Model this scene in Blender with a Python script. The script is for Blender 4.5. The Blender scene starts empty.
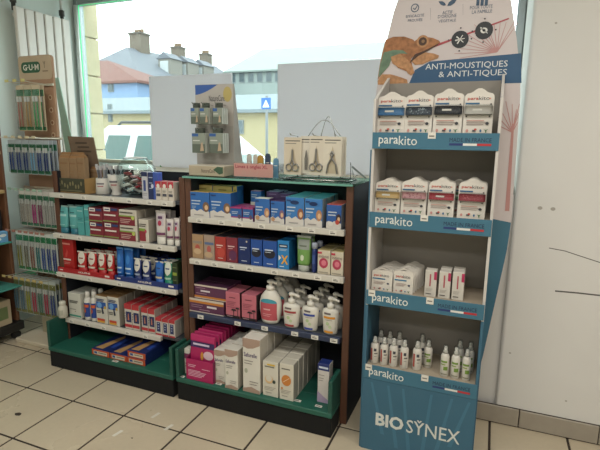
import bpy, math, random
from mathutils import Matrix, Vector
random.seed(7)
scene = bpy.context.scene
C = scene.collection
U = 5.0 / 6.0            # authoring unit -> metres (floor tile = 1/3 m)

# ---------------------------------------------------------------- camera
F_PX, YAW, PITCH, ROLL = 471.302, -0.3843033, 0.18573355, 0.0118705
CAM = Vector((2.6962, -1.95288, 1.62883))
cD = Vector((math.sin(YAW) * math.cos(PITCH), math.cos(YAW) * math.cos(PITCH), -math.sin(PITCH)))
_r = Vector((math.cos(YAW), -math.sin(YAW), 0)); _u = _r.cross(cD)
cR = math.cos(ROLL) * _r + math.sin(ROLL) * _u
cU = -math.sin(ROLL) * _r + math.cos(ROLL) * _u
cam_d = bpy.data.cameras.new('camera'); cam = bpy.data.objects.new('camera', cam_d); C.objects.link(cam)
cam_d.sensor_width = 36; cam_d.lens = F_PX / 600 * 36; cam_d.clip_start = 0.02; cam_d.clip_end = 300
mw = Matrix((cR, cU, -cD)).transposed().to_4x4(); mw.translation = CAM * U
cam.matrix_world = mw
scene.camera = cam

# ---------------------------------------------------------------- world, lights, exposure
world = bpy.data.worlds.new('overcast_sky'); scene.world = world; world.use_nodes = True
wb = world.node_tree.nodes['Background']
wb.inputs[0].default_value = (0.93, 0.97, 1.0, 1); wb.inputs[1].default_value = 4.0
def area(name, loc, sx, sy, power, col=(1, 0.97, 0.925)):
    l = bpy.data.lights.new(name, 'AREA'); l.shape = 'RECTANGLE'; l.size = sx * U; l.size_y = sy * U
    l.energy = power; l.color = col
    o = bpy.data.objects.new(name, l); C.objects.link(o); o.location = Vector(loc) * U
    return o
CEIL = 2.95
LAMPS = [(0.6, -0.9), (2.5, -0.9), (4.2, -0.9), (0.6, -2.9), (2.5, -2.9), (4.2, -2.9)]
for lx, ly in LAMPS:
    area('ceiling_lamp_light', (lx, ly, CEIL - 0.07), 0.9, 0.5, 10.3)
vs = scene.view_settings
vs.view_transform = 'Standard'; vs.look = 'None'; vs.gamma = 1; vs.use_curve_mapping = False
vs.exposure = 0.12

# ---------------------------------------------------------------- pixel -> place helpers (600 x 450 frame)
def ray(px, py): return cD + cR * ((px - 300) / F_PX) - cU * ((py - 225) / F_PX)
def ony(px, py, y):
    v = ray(px, py); return CAM + v * ((y - CAM.y) / v.y)
def onx(px, py, x):
    v = ray(px, py); return CAM + v * ((x - CAM.x) / v.x)
def onz(px, py, z):
    v = ray(px, py); return CAM + v * ((z - CAM.z) / v.z)

# ---------------------------------------------------------------- materials
def lin(h):
    h = h.lstrip('#'); out = []
    for i in (0, 2, 4):
        c = int(h[i:i + 2], 16) / 255
        out.append(c / 12.92 if c <= 0.04045 else ((c + 0.055) / 1.055) ** 2.4)
    return tuple(out)
MATS = {}
def M(hexc, rough=0.5, metal=0.0, amt=0.06, scale=18.0, kind='', bump=0.0):
    key = (hexc, rough, metal, amt, scale, kind, bump)
    if key in MATS: return MATS[key]
    m = bpy.data.materials.new('mat_' + hexc.lstrip('#') + kind); MATS[key] = m
    m.use_nodes = True; nt = m.node_tree; N = nt.nodes; L = nt.links
    b = N['Principled BSDF']; c = lin(hexc)
    if kind == 'translucent':       # thin white plastic that lets the daylight glow through
        N.remove(b); out = N['Material Output']; di = N.new('ShaderNodeBsdfDiffuse'); tl = N.new('ShaderNodeBsdfTranslucent'); mx = N.new('ShaderNodeMixShader')
        di.inputs[0].default_value = (*c, 1); tl.inputs[0].default_value = (*c, 1); mx.inputs[0].default_value = amt
        L.new(di.outputs[0], mx.inputs[1]); L.new(tl.outputs[0], mx.inputs[2]); L.new(mx.outputs[0], out.inputs[0]); return m
    b.inputs['Roughness'].default_value = rough; b.inputs['Metallic'].default_value = metal
    if kind == 'clear':
        N.remove(b); out = N['Material Output']
        tr = N.new('ShaderNodeBsdfTransparent'); tr.inputs[0].default_value = (*c, 1)
        gl = N.new('ShaderNodeBsdfGlossy'); gl.inputs['Roughness'].default_value = rough
        fr = N.new('ShaderNodeLayerWeight'); fr.inputs[0].default_value = 0.12
        sc_ = N.new('ShaderNodeMath'); sc_.operation = 'MULTIPLY_ADD'; sc_.inputs[1].default_value = 0.6; sc_.inputs[2].default_value = 0.025; L.new(fr.outputs['Facing'], sc_.inputs[0])
        mx = N.new('ShaderNodeMixShader'); L.new(sc_.outputs[0], mx.inputs[0]); L.new(tr.outputs[0], mx.inputs[1]); L.new(gl.outputs[0], mx.inputs[2])
        L.new(mx.outputs[0], out.inputs[0]); return m
    if kind == 'emit':
        b.inputs['Base Color'].default_value = (*c, 1)
        b.inputs['Emission Color'].default_value = (*c, 1); b.inputs['Emission Strength'].default_value = amt; return m
    tc = N.new('ShaderNodeTexCoord'); nz = N.new('ShaderNodeTexNoise')
    nz.inputs['Scale'].default_value = scale; nz.inputs['Detail'].default_value = 3
    L.new(tc.outputs['Object'], nz.inputs['Vector'])
    mr = N.new('ShaderNodeMapRange'); mr.inputs[3].default_value = 1 - amt; mr.inputs[4].default_value = 1 + amt
    L.new(nz.outputs['Fac'], mr.inputs[0])
    mul = N.new('ShaderNodeVectorMath'); mul.operation = 'SCALE'; mul.inputs[0].default_value = c
    L.new(mr.outputs[0], mul.inputs['Scale']); L.new(mul.outputs[0], b.inputs['Base Color'])
    if kind == 'wood':
        mp = N.new('ShaderNodeMapping'); mp.inputs['Scale'].default_value = (6, 6, 0.6)
        L.new(tc.outputs['Object'], mp.inputs[0]); L.new(mp.outputs[0], nz.inputs['Vector'])
    if kind == 'tile':
        n2 = N.new('ShaderNodeTexNoise'); n2.inputs['Scale'].default_value = 2.2; n2.inputs['Detail'].default_value = 6
        gm = N.new('ShaderNodeNewGeometry'); L.new(gm.outputs['Position'], n2.inputs['Vector']); L.new(gm.outputs['Position'], nz.inputs['Vector'])
        m2 = N.new('ShaderNodeMapRange'); m2.inputs[3].default_value = 0.86; m2.inputs[4].default_value = 1.1
        L.new(n2.outputs['Fac'], m2.inputs[0])
        mm = N.new('ShaderNodeMath'); mm.operation = 'MULTIPLY'; L.new(mr.outputs[0], mm.inputs[0]); L.new(m2.outputs[0], mm.inputs[1]); L.new(mm.outputs[0], mul.inputs['Scale'])
        m3 = N.new('ShaderNodeMapRange'); m3.inputs[3].default_value = rough + 0.14; m3.inputs[4].default_value = rough - 0.08
        L.new(n2.outputs['Fac'], m3.inputs[0]); L.new(m3.outputs[0], b.inputs['Roughness'])
    if bump:
        bp = N.new('ShaderNodeBump'); bp.inputs['Strength'].default_value = bump; bp.inputs['Distance'].default_value = 0.01
        L.new(nz.outputs['Fac'], bp.inputs['Height']); L.new(bp.outputs[0], b.inputs['Normal'])
    return m
def mat(x): return M(x) if isinstance(x, str) else x
GLASS = M('#f4fbf8', 0.03, kind='clear'); CLEAR = M('#f2f4f4', 0.12, kind='clear'); TEALGLASS = M('#bfe3d8', 0.05, kind='clear')
CHROME = M('#c8c8c6', 0.25, 1.0, 0.03)
KRAFT = M('#8a7053', 0.85, 0, 0.12, 40)

# ---------------------------------------------------------------- mesh builder
_tc = {}
def text_geo(s, bold=0.0):
    k = (s, bold)
    if k not in _tc:
        cu = bpy.data.curves.new('txt', 'FONT'); cu.body = s; cu.resolution_u = 2; cu.offset = bold
        o = bpy.data.objects.new('txt', cu); C.objects.link(o)
        dg = bpy.context.evaluated_depsgraph_get(); me = bpy.data.meshes.new_from_object(o.evaluated_get(dg))
        v = [tuple(p.co[:2]) for p in me.vertices]; f = [tuple(p.vertices) for p in me.polygons]
        bpy.data.objects.remove(o); bpy.data.curves.remove(cu); bpy.data.meshes.remove(me)
        xs = [p[0] for p in v]; ys = [p[1] for p in v]
        _tc[k] = (v, f, min(xs), max(xs), min(ys), max(ys))
    return _tc[k]
class MB:
    def __init__(s): s.v = []; s.f = []; s.m = []; s.mats = []
    def mi(s, m):
        m = mat(m)
        if m not in s.mats: s.mats.append(m)
        return s.mats.index(m)
    def add(s, vs, fs, m):
        o = len(s.v); s.v += [tuple(p) for p in vs]; i = s.mi(m)
        for f in fs: s.f.append(tuple(o + k for k in f)); s.m.append(i)
        return s
    def box(s, x0, x1, y0, y1, z0, z1, m, front=None, top=None, side=None):
        v = [(x0, y0, z0), (x1, y0, z0), (x1, y1, z0), (x0, y1, z0), (x0, y0, z1), (x1, y0, z1), (x1, y1, z1), (x0, y1, z1)]
        s.add(v, [(3, 2, 1, 0), (2, 3, 7, 6)], m)
        s.add(v, [(0, 1, 5, 4)], front or m); s.add(v, [(4, 5, 6, 7)], top or m); s.add(v, [(1, 2, 6, 5), (3, 0, 4, 7)], side or m)
        return s
    def cbox(s, x0, x1, y0, y1, z0, z1, m, b=0.003, front=None, top=None, side=None):   # chamfered box
        X = [x0, x0 + b, x1 - b, x1]; Y = [y0, y0 + b, y1 - b, y1]; Z = [z0, z0 + b, z1 - b, z1]
        v = []
        def q(*p): i = len(v); v.extend(p); return tuple(range(i, i + len(p)))
        fr = q((X[1], y0, Z[1]), (X[2], y0, Z[1]), (X[2], y0, Z[2]), (X[1], y0, Z[2]))
        bk = q((X[1], y1, Z[1]), (X[2], y1, Z[1]), (X[2], y1, Z[2]), (X[1], y1, Z[2]))
        lf = q((x0, Y[1], Z[1]), (x0, Y[2], Z[1]), (x0, Y[2], Z[2]), (x0, Y[1], Z[2]))
        rt = q((x1, Y[1], Z[1]), (x1, Y[2], Z[1]), (x1, Y[2], Z[2]), (x1, Y[1], Z[2]))
        bt = q((X[1], Y[1], z0), (X[2], Y[1], z0), (X[2], Y[2], z0), (X[1], Y[2], z0))
        tp = q((X[1], Y[1], z1), (X[2], Y[1], z1), (X[2], Y[2], z1), (X[1], Y[2], z1))
        F = fr; front = front or m; top = top or m; side = side or m
        o = len(s.v); s.v += v
        def add(fs, mm):
            i = s.mi(mm)
            for f in fs: s.f.append(tuple(o + k for k in f)); s.m.append(i)
        add([fr], front); add([bk[::-1]], m); add([lf[::-1], rt], side); add([bt[::-1]], m); add([tp], top)
        a, b_, c, d = fr; e, f, g, h = bk; l0, l1, l2, l3 = lf; r0, r1, r2, r3 = rt; b0, b1, b2, b3 = bt; t0, t1, t2, t3 = tp
        add([(l0, a, d, l3), (b_, r0, r3, c)], front); add([(d, c, t1, t0)], top); add([(b0, b1, b_, a)], front)
        add([(e, l1, l2, h), (r1, f, g, r2), (f, e, b3, b2), (t3, t2, g, h)], m)
        add([(l1, l0, b0, b3), (r0, r1, b2, b1), (l3, l2, t3, t0), (r2, r3, t1, t2)], side)
        add([(a, l0, b0), (b_, b1, r0), (d, t0, l3), (c, r3, t1), (e, b3, l1), (f, r1, b2), (h, l2, t3), (g, t2, r2)], side)
        return s
    def prism(s, poly, a0, a1, m, axis='y', edge=None):   # polygon extruded along axis; poly coords are the other two axes
        n = len(poly)
        def P(p, a):
            return (p[0], a, p[1]) if axis == 'y' else ((a, p[0], p[1]) if axis == 'x' else (p[0], p[1], a))
        v = [P(p, a0) for p in poly] + [P(p, a1) for p in poly]
        s.add(v, [tuple(range(n)), tuple(range(2 * n - 1, n - 1, -1))], m)
        s.add(v, [(i + n, (i + 1) % n + n, (i + 1) % n, i) for i in range(n)], edge or m)
        return s
    def lathe(s, prof, m, n=16, cx=0, cy=0, sx=1, sy=1, cap=True, mats=None):
        return s.loft([[(cx + r * sx * math.cos(2 * math.pi * i / n), cy + r * sy * math.sin(2 * math.pi * i / n), z) for i in range(n)] for r, z in prof], m, mats, cap)
    def loft(s, rings, m, mats=None, cap=True):
        n = len(rings[0]); o = len(s.v); s.v += [tuple(p) for r in rings for p in r]
        for j in range(len(rings) - 1):
            i_ = s.mi(mats[j] if mats else m)
            for i in range(n):
                s.f.append((o + j * n + i, o + j * n + (i + 1) % n, o + (j + 1) * n + (i + 1) % n, o + (j + 1) * n + i)); s.m.append(i_)
        if cap:
            s.f.append(tuple(o + i for i in range(n))[::-1]); s.m.append(s.mi(mats[0] if mats else m))
            q = o + (len(rings) - 1) * n; s.f.append(tuple(q + i for i in range(n))); s.m.append(s.mi(mats[-1] if mats else m))
        return s
    def tube(s, pts, r, m, n=8):
        pts = [Vector(p) for p in pts]; rings = []
        for i, p in enumerate(pts):
            t = (pts[min(i + 1, len(pts) - 1)] - pts[max(i - 1, 0)]).normalized()
            a = t.cross(Vector((0, 0, 1)) if abs(t.z) < 0.9 else Vector((1, 0, 0))).normalized(); b = t.cross(a)
            rr = r[i] if isinstance(r, (list, tuple)) else r
            rings.append([p + (a * math.cos(2 * math.pi * k / n) + b * math.sin(2 * math.pi * k / n)) * rr for k in range(n)])
        return s.loft(rings, m)
    def poly(s, pts, y, m):          # flat polygon in xz at depth y
        return s.add([(p[0], y, p[1]) for p in pts], [tuple(range(len(pts)))], m)
    def rect(s, x0, z0, x1, z1, y, m): return s.poly([(x0, z0), (x1, z0), (x1, z1), (x0, z1)], y, m)
    def ell(s, x, z, rx, rz, y, m, n=18): return s.poly([(x + rx * math.cos(2 * math.pi * i / n), z + rz * math.sin(2 * math.pi * i / n)) for i in range(n)], y, m)
    def text(s, t, x0, x1, z0, z1, y, m, bold=0.0):
        v, f, a, b, c, d = text_geo(t, bold)
        return s.add([(x0 + (p[0] - a) / (b - a) * (x1 - x0), y, z0 + (p[1] - c) / (d - c) * (z1 - z0)) for p in v], f, m)
    def mesh(s, name, smooth=False):
        me = bpy.data.meshes.new(name); me.from_pydata([(p[0] * U, p[1] * U, p[2] * U) for p in s.v], [], s.f)
        for m in s.mats: me.materials.append(m)
        me.polygons.foreach_set('material_index', s.m)
        if smooth: me.polygons.foreach_set('use_smooth', [True] * len(me.polygons))
        me.update(); return me
    def obj(s, name, parent=None, smooth=False, loc=(0, 0, 0)):
        o = bpy.data.objects.new(name, s.mesh(name, smooth)); C.objects.link(o); o.location = Vector(loc) * U
        if parent: o.parent = parent
        return o

LABELS = {}
def tag(o, label, cat, group=None):
    n = len(label.split())
    if not 4 <= n <= 16: print('LABEL LENGTH', n, label)
    if label in LABELS: print('LABEL TWICE', label)
    LABELS[label] = 1
    o['label'] = label; o['category'] = cat
    if group: o['group'] = group
    return o
def empty(name, loc, rz=0):
    o = bpy.data.objects.new(name, None); C.objects.link(o); o.location = Vector(loc) * U; o.rotation_euler.z = rz; o.empty_display_size = 0.05; return o
def struct(o): o['kind'] = 'structure'; return o

# a kit = shared meshes of one kind of thing: root mesh + parts [(name, mesh, [sub-parts])]
class Kit:
    def __init__(s, name, root, parts=()): s.name = name; s.root = root; s.parts = list(parts)
    def place(s, loc, label, cat, group=None, rz=0, rx=0, full=True):
        o = bpy.data.objects.new(s.name, s.root); C.objects.link(o); o.location = Vector(loc) * U; o.rotation_euler = (rx, 0, rz)
        tag(o, label, cat, group)
        if full:
            for nm, me, sub in s.parts:
                p = bpy.data.objects.new(nm, me); C.objects.link(p); p.parent = o
                for n2, m2 in sub:
                    q = bpy.data.objects.new(n2, m2); C.objects.link(q); q.parent = p
        return o
def prints(ops, w, h, y0=-0.0006, step=0.0005):
    """ops in front-face fractions; several plain shapes -> one printed part, letters -> another"""
    P = MB(); y = y0; out = []
    def own(nm, mb): out.append((nm, mb.mesh(nm), []))
    for op in ops:
        k = op[0]; y -= step
        X = lambda u: (u - 0.5) * w
        if k in 'rep':          # a shape big enough to pick out is a part of its own
            if k == 'r': dx, dz = (op[3] - op[1]) * w, (op[4] - op[2]) * h
            elif k == 'e': dx, dz = 2 * op[3] * w, 2 * op[4] * h
            else: dx = (max(a for a, b in op[1]) - min(a for a, b in op[1])) * w; dz = (max(b for a, b in op[1]) - min(b for a, b in op[1])) * h
            keep = P; big = max(dx, dz) > .018 and min(dx, dz) > .003
            if big: P = MB()
        if k == 'r': P.rect(X(op[1]), op[2] * h, X(op[3]), op[4] * h, y, op[5])
        elif k == 'e': P.ell(X(op[1]), op[2] * h, op[3] * w, op[4] * h, y, op[5])
        elif k == 'p': P.poly([(X(a), b * h) for a, b in op[1]], y, op[2])
        elif k == 'l':                       # rows of small print, too small to read: u0, u1, v list, colour
            for j, v in enumerate(op[3]):
                x1 = X(op[2] - (0.12 * (op[2] - op[1]) * (j % 3)))
                if x1 - X(op[1]) > .02 and op[5] * h > .0012: own('text_line', MB().rect(X(op[1]), v * h, x1, (v + op[5]) * h, y, op[4]))
                else: P.rect(X(op[1]), v * h, x1, (v + op[5]) * h, y, op[4])
        elif k == 't': own('lettering', MB().text(op[1], X(op[2]), X(op[4]), op[3] * h, op[5] * h, y, op[6], op[7] if len(op) > 7 else 0.0))
        if k in 'rep' and big: own({'r': 'printed_band', 'e': 'printed_disc', 'p': 'printed_shape'}[k], P); P = keep
    if P.f: out.append(('small_print', P.mesh('small_print'), []))
    return out
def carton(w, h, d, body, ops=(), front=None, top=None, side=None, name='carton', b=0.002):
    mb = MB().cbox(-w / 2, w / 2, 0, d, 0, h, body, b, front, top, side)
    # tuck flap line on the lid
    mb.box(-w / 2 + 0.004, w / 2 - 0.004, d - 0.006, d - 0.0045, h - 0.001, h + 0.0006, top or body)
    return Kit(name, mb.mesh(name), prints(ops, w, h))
ORD = ['first', 'second', 'third', 'fourth', 'fifth', 'sixth', 'seventh', 'eighth', 'ninth', 'tenth']
def row(kit, x, y, z, n, pitch, desc, where, cat, group, full=2, jit=0.0015, dx=0.0):
    for k in range(n):
        lab = f'{desc}, {where}' if n == 1 else f'{desc}, {ORD[k]} from front, {where}'
        kit.place((x + dx * k + (random.uniform(-jit, jit) if k else 0), y + k * pitch, z), lab, cat, group, rz=random.uniform(-0.012, 0.012), full=k < full)
def fr(xl, xr, yt, y, z):     # front of a box seen between pixel columns xl..xr, top at pixel yt, front plane y, on shelf z
    a = ony(xl, yt + 10, y).x; b = ony(xr, yt + 10, y).x; t = ony((xl + xr) / 2, yt, y).z
    return (a + b) / 2, (b - a) - 0.003, t - z
# ================================================================ the room
WHITE = M('#d6d4cc', 0.6, 0, 0.04, 3)
GROUT = M('#3b322c', 0.9)
TILE = M('#c7baa2', 0.27, 0, 0.05, 55, 'tile')
fl = struct(MB().box(-1.3, 5.4, -4.2, 1.7, -0.06, -0.004, GROUT).obj('floor'))
tm = MB().cbox(0.0065, 0.3935, 0.0065, 0.3935, -0.02, 0.0, TILE, 0.002).mesh('tile')
for a in range(-3, 13):
    for b in range(-5, 4):
        if a * 0.4 < -1.21 or a * 0.4 > 4.9: continue
        t = bpy.data.objects.new('tile', tm); C.objects.link(t); t.parent = fl; t.location = Vector((a * 0.4, b * 0.4, 0)) * U
far = MB().box(-1.2, 5.2, -4.2, -2.005, -0.02, 0.0, TILE).obj('tile_field', fl)
st_ = MB()
for px, py, r, m in ((18, 414, .022, '#3a3028'), (132, 438, .006, '#3a3028')):
    c = onz(px, py, 0.0006); st_.add([(c.x + r * (1 + .3 * math.sin(3 * t)) * math.cos(t * .628), c.y + r * .7 * math.sin(t * .628), 0.0006) for t in range(10)], [tuple(range(10))], M(m, .8))
st_.obj('stain', fl)
for px, py in ((155, 415), (117, 433), (168, 427)):
    c = onz(px, py, 0.0006); d = .03
    MB().add([(c.x - .01, c.y - d, .0006), (c.x + .01, c.y - d, .0006), (c.x + .02, c.y + d, .0006), (c.x, c.y + d, .0006)], [(0, 1, 2, 3)], M('#d8d4c8', .6)).obj('paint_fleck', fl)
WALLM = M('#dcdbd8', 0.7, 0, 0.05, 2.5, bump=0.05)
MINT = M('#d3dedb', 0.7, 0, 0.04, 3)
XL = -1.05
# right wall with its corner into the window niche
def rounded_corner(x, y, r, n=5):
    return [(x + r - r * math.cos(math.pi / 2 * k / n), y + r - r * math.sin(math.pi / 2 * k / n)) for k in range(n + 1)]
wr = MB(); pts = [(2.82, 1.75)] + rounded_corner(2.82, 0.80, 0.02) + [(5.2, 0.80), (5.2, 1.75)]
wr.prism(pts, 0.0, CEIL, WALLM, 'z')
wall_r = struct(wr.obj('wall_right'))
sc = MB()
def wall_mark(pl, w):
    q = [ony(px, py, 0.7994) for px, py in pl]
    for a, b in zip(q, q[1:]):
        sc.add([(a.x, a.y, a.z - w), (b.x, b.y, b.z - w), (b.x, b.y, b.z + w), (a.x, a.y, a.z + w)], [(0, 1, 2, 3)], M('#5d5a58', 0.8))
wall_mark([(549, 248), (565, 251), (580, 256), (600, 262.5)], 0.0022)
sc.obj('scratch', wall_r); sc = MB()
wall_mark([(555, 291), (578, 293), (600, 295.5)], 0.004)
sc.obj('scratch', wall_r); sc = MB()
for px, py, r in ((556, 23, .006), (540, 208, .012), (553, 209, .012), (510, 353, .006), (566, 401, .006)):
    c = ony(px, py, 0.7994); sc.ell(c.x, c.z, r, r * 0.8, 0.7994, M('#a8a49c', 0.8), 9)
sc.obj('scuff_marks', wall_r)
# wall under the window behind the shelves, deep sill
PODX = -0.36
struct(MB().box(PODX, 2.82, 0.83, 1.6, 0, 1.33, WALLM).obj('wall_back'))
SILL = M('#c9c2b0', 0.5, 0, 0.05, 6)
struct(MB().cbox(PODX - 0.02, 2.81, 0.835, 1.6, 1.33, 1.36, SILL, 0.004).obj('trim_1'))
WY = 1.62
struct(MB().box(XL - 0.1, PODX, 1.6, 1.75, 0, 1.36, MINT).obj('wall_window_low'))
struct(MB().box(XL - 0.1, 5.2, 1.6, 1.75, 2.86, CEIL, MINT).obj('wall_window_top'))
# baseboard of floor-tile strips
bb = struct(MB().box(2.2, 5.2, 0.7975, 0.7998, 0, 0.113, GROUT).obj('baseboard_right'))
bt = MB().cbox(0.0025, 0.3915, 0, 0.012, 0.005, 0.110, M('#9f978a', 0.45, 0, 0.08, 25), 0.003).mesh('tile')
for k in range(7):
    t = bpy.data.objects.new('tile', bt); C.objects.link(t); t.parent = bb; t.location = Vector((2.163 + 0.394 * k, 0.786, 0)) * U
# left wall, with the shop's glazed door further forward, outside the picture
wl = struct(MB().box(XL - 0.1, XL, -0.35, 1.6, 0, CEIL, MINT).obj('wall_left'))
struct(MB().box(XL - 0.1, XL, -4.2, -1.75, 0, CEIL, MINT).obj('wall_left_front'))
struct(MB().box(XL - 0.1, XL, -1.75, -0.35, 2.5, CEIL, MINT).obj('wall_left_top'))
dr = struct(MB().box(XL - 0.07, XL - 0.02, -1.75, -1.67, 0, 2.5, M('#8d9496', 0.4, 0.6)).box(XL - 0.07, XL - 0.02, -0.43, -0.35, 0, 2.5, M('#8d9496', 0.4, 0.6)).box(XL - 0.07, XL - 0.02, -1.67, -0.43, 2.42, 2.5, M('#8d9496', 0.4, 0.6)).box(XL - 0.07, XL - 0.02, -1.67, -0.43, 0, 0.09, M('#8d9496', 0.4, 0.6)).obj('door_1'))
MB().box(XL - 0.05, XL - 0.042, -1.67, -0.43, 0.09, 2.42, M('#8c9c98', 0.05, kind='clear')).obj('pane', dr)
struct(MB().box(XL - 0.1, 5.3, -4.3, -4.2, 0, CEIL, WHITE).obj('wall_front'))
struct(MB().box(5.2, 5.3, -4.2, 1.75, 0, CEIL, WHITE).obj('wall_side'))
struct(MB().box(XL - 0.1, 5.3, -4.3, 1.75, CEIL, CEIL + 0.08, WHITE).obj('ceiling'))
lm = MB().box(-0.5, 0.5, -0.3, 0.3, -0.06, 0, M('#e8e6e0', 0.5)).mesh('ceiling_light')
lp = MB().box(-0.45, 0.45, -0.25, 0.25, -0.064, -0.06, M('#fff4e0', 0.5, 0, 1.5, kind='emit')).mesh('diffuser')
for (lx, ly), nm in zip(LAMPS, ('over the shelves left', 'over the shelves centre', 'over the shelves right', 'at the rear left', 'at the rear centre', 'at the rear right')):
    Kit('ceiling_light', lm, [('diffuser', lp, [])]).place((lx, ly, CEIL), 'white ceiling light panel ' + nm, 'ceiling light', 'ceiling light panels')

# ---------------------------------------------------------------- window
ALU = M('#9aa5a8', 0.35, 0.5, 0.03)
FX = onx(84, 60, XL + 0.13); 
wx0, wx1, wz0, wz1 = XL, 2.82, 1.36, 2.86
win = struct(MB().cbox(wx0, wx0 + 0.055, WY - 0.03, WY + 0.05, wz0, wz1, ALU, 0.008).cbox(wx1 - 0.055, wx1, WY - 0.03, WY + 0.05, wz0, wz1, ALU, 0.008)
             .cbox(wx0 + 0.055, wx1 - 0.055, WY - 0.03, WY + 0.05, wz0, wz0 + 0.03, M('#b8b09c', 0.5), 0.004).cbox(wx0 + 0.055, wx1 - 0.055, WY - 0.03, WY + 0.05, wz1 - 0.055, wz1, ALU, 0.006).obj('window_1'))
MB().tube([(wx0 + 0.04, WY - 0.035, wz0 + 0.02), (wx0 + 0.04, WY - 0.035, wz1 - 0.06)], 0.02, M('#d9dedd', 0.3, 0.2), 12).obj('frame_profile', win, True)
MB().box(wx0 + 0.062, wx1 - 0.062, WY + 0.01, WY + 0.018, wz0 + 0.03, wz1 - 0.055, GLASS).obj('pane', win)
GREENEMIT = M('#35d07c', 0.4, 0, 0.8, kind='emit')  # emissive green; thin strips draw the green line along the window frame
MB().box(wx0 + 0.0605, wx0 + 0.0635, WY - 0.024, WY - 0.016, wz0 + 0.05, wz1 - 0.06, GREENEMIT).obj('green_strip', win)
MB().box(wx0 + 0.066, wx1 - 0.06, WY - 0.024, WY - 0.016, wz1 - 0.0635, wz1 - 0.0605, GREENEMIT).obj('green_strip', win)
# stone jamb outside the glass
STONE = M('#c4b899', 0.9, 0, 0.15, 14, bump=0.25)
jm = struct(MB().box(XL - 0.6, XL - 0.005, WY + 0.06, 1.86, 0.5, 3.6, M('#9c9078', 0.9)).obj('wall_outside'))
jb = MB().cbox(XL - 0.5, XL + 0.012, WY + 0.06, 1.875, 0.006, 0.354, STONE, 0.006).mesh('stone')
for k in range(8):
    t = bpy.data.objects.new('stone', jb); C.objects.link(t); t.parent = jm; t.location = Vector((0.004 * (k % 2), 0, 0.75 + 0.36 * k)) * U

# ---------------------------------------------------------------- street outside
struct(MB().box(-60, 60, 2.1, 90, -0.2, -0.15, M('#8f8f8c', 0.9, 0, 0.1, 1)).obj('ground'))
def pts_at(Y, *pp): return [(ony(px, py, Y).x, ony(px, py, Y).z) for px, py in pp]
def building(name, label, loc_y):
    return tag(empty(name, (0, loc_y, -0.15)), label, 'building')
def bpart(nm, root, mb, Y):       # part built in world coordinates under an Empty at (0, Y, -0.15)
    for i, p in enumerate(mb.v): mb.v[i] = (p[0], p[1] - Y, p[2] + 0.15)
    return mb.obj(nm, root)
SLATE = M('#646972', 0.7, 0, 0.12, 2); CREAM = M('#a39877', 0.8); PALE = M('#868d8e', 0.7)
def house(Y, depth, eave_l, eave_r, ridge, wallc, roofc, name, label, wins=(), wpad=0.3, chim=()):
    """gable/hip block: eave line pixels eave_l..eave_r, ridge pixels (two), all on plane Y"""
    r = building(name, label, Y)
    a = ony(*eave_l, Y); b = ony(*eave_r, Y); z = (a.z + b.z) / 2
    bpart('wall', r, MB().box(a.x, b.x, Y, Y + depth, -0.15, z, wallc), Y)
    r0 = ony(*ridge[0], Y + depth / 2); r1 = ony(*ridge[1], Y + depth / 2); zr = (r0.z + r1.z) / 2
    o = wpad
    v = [(a.x - o, Y - o, z), (b.x + o, Y - o, z), (b.x + o, Y + depth + o, z), (a.x - o, Y + depth + o, z), (r0.x, Y + depth / 2, zr), (r1.x, Y + depth / 2, zr),
         (a.x - o, Y - o, z - .12), (b.x + o, Y - o, z - .12), (b.x + o, Y + depth + o, z - .12), (a.x - o, Y + depth + o, z - .12)]
    m = MB().add(v, [(0, 1, 5, 4), (1, 2, 5), (2, 3, 4, 5), (3, 0, 4), (6, 7, 1, 0), (7, 8, 2, 1), (8, 9, 3, 2), (9, 6, 0, 3), (9, 8, 7, 6)], roofc)
    rf = bpart('roof', r, m, Y)
    for (xl, xr, yt, yb) in wins:
        p = ony(xl, yt, Y); q = ony(xr, yb, Y)
        w = MB().box(p.x, q.x, Y - 0.05, Y + 0.02, q.z, p.z, M('#7d8486', 0.6)); w = bpart('window', r, w, Y)
        e = 0.12 * (q.x - p.x)
        bpart('pane', w, MB().box(p.x + e, q.x - e, Y - 0.07, Y - 0.05, q.z + e, p.z - e, M('#4c5a60', 0.2)), Y)
    for (xl, xr, yt, yb, Yc) in chim:
        p = ony(xl, yt, Yc); q = ony(xr, yb, Yc); w = q.x - p.x
        c = MB().box(p.x, q.x, Yc, Yc + w, q.z - 0.4, p.z - 0.12, M('#6b6258', 0.9, 0, 0.2, 8)).box(p.x - .06, q.x + .06, Yc - .06, Yc + w + .06, p.z - .12, p.z, M('#5a544e', 0.9))
        for f in (0.2, 0.5, 0.8): c.box(p.x + w * f - .07, p.x + w * f + .07, Yc + w / 2 - .07, Yc + w / 2 + .07, p.z, p.z + .18, M('#7a6552', 0.9))
        bpart('chimney', r, c, Y)
    return r
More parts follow.
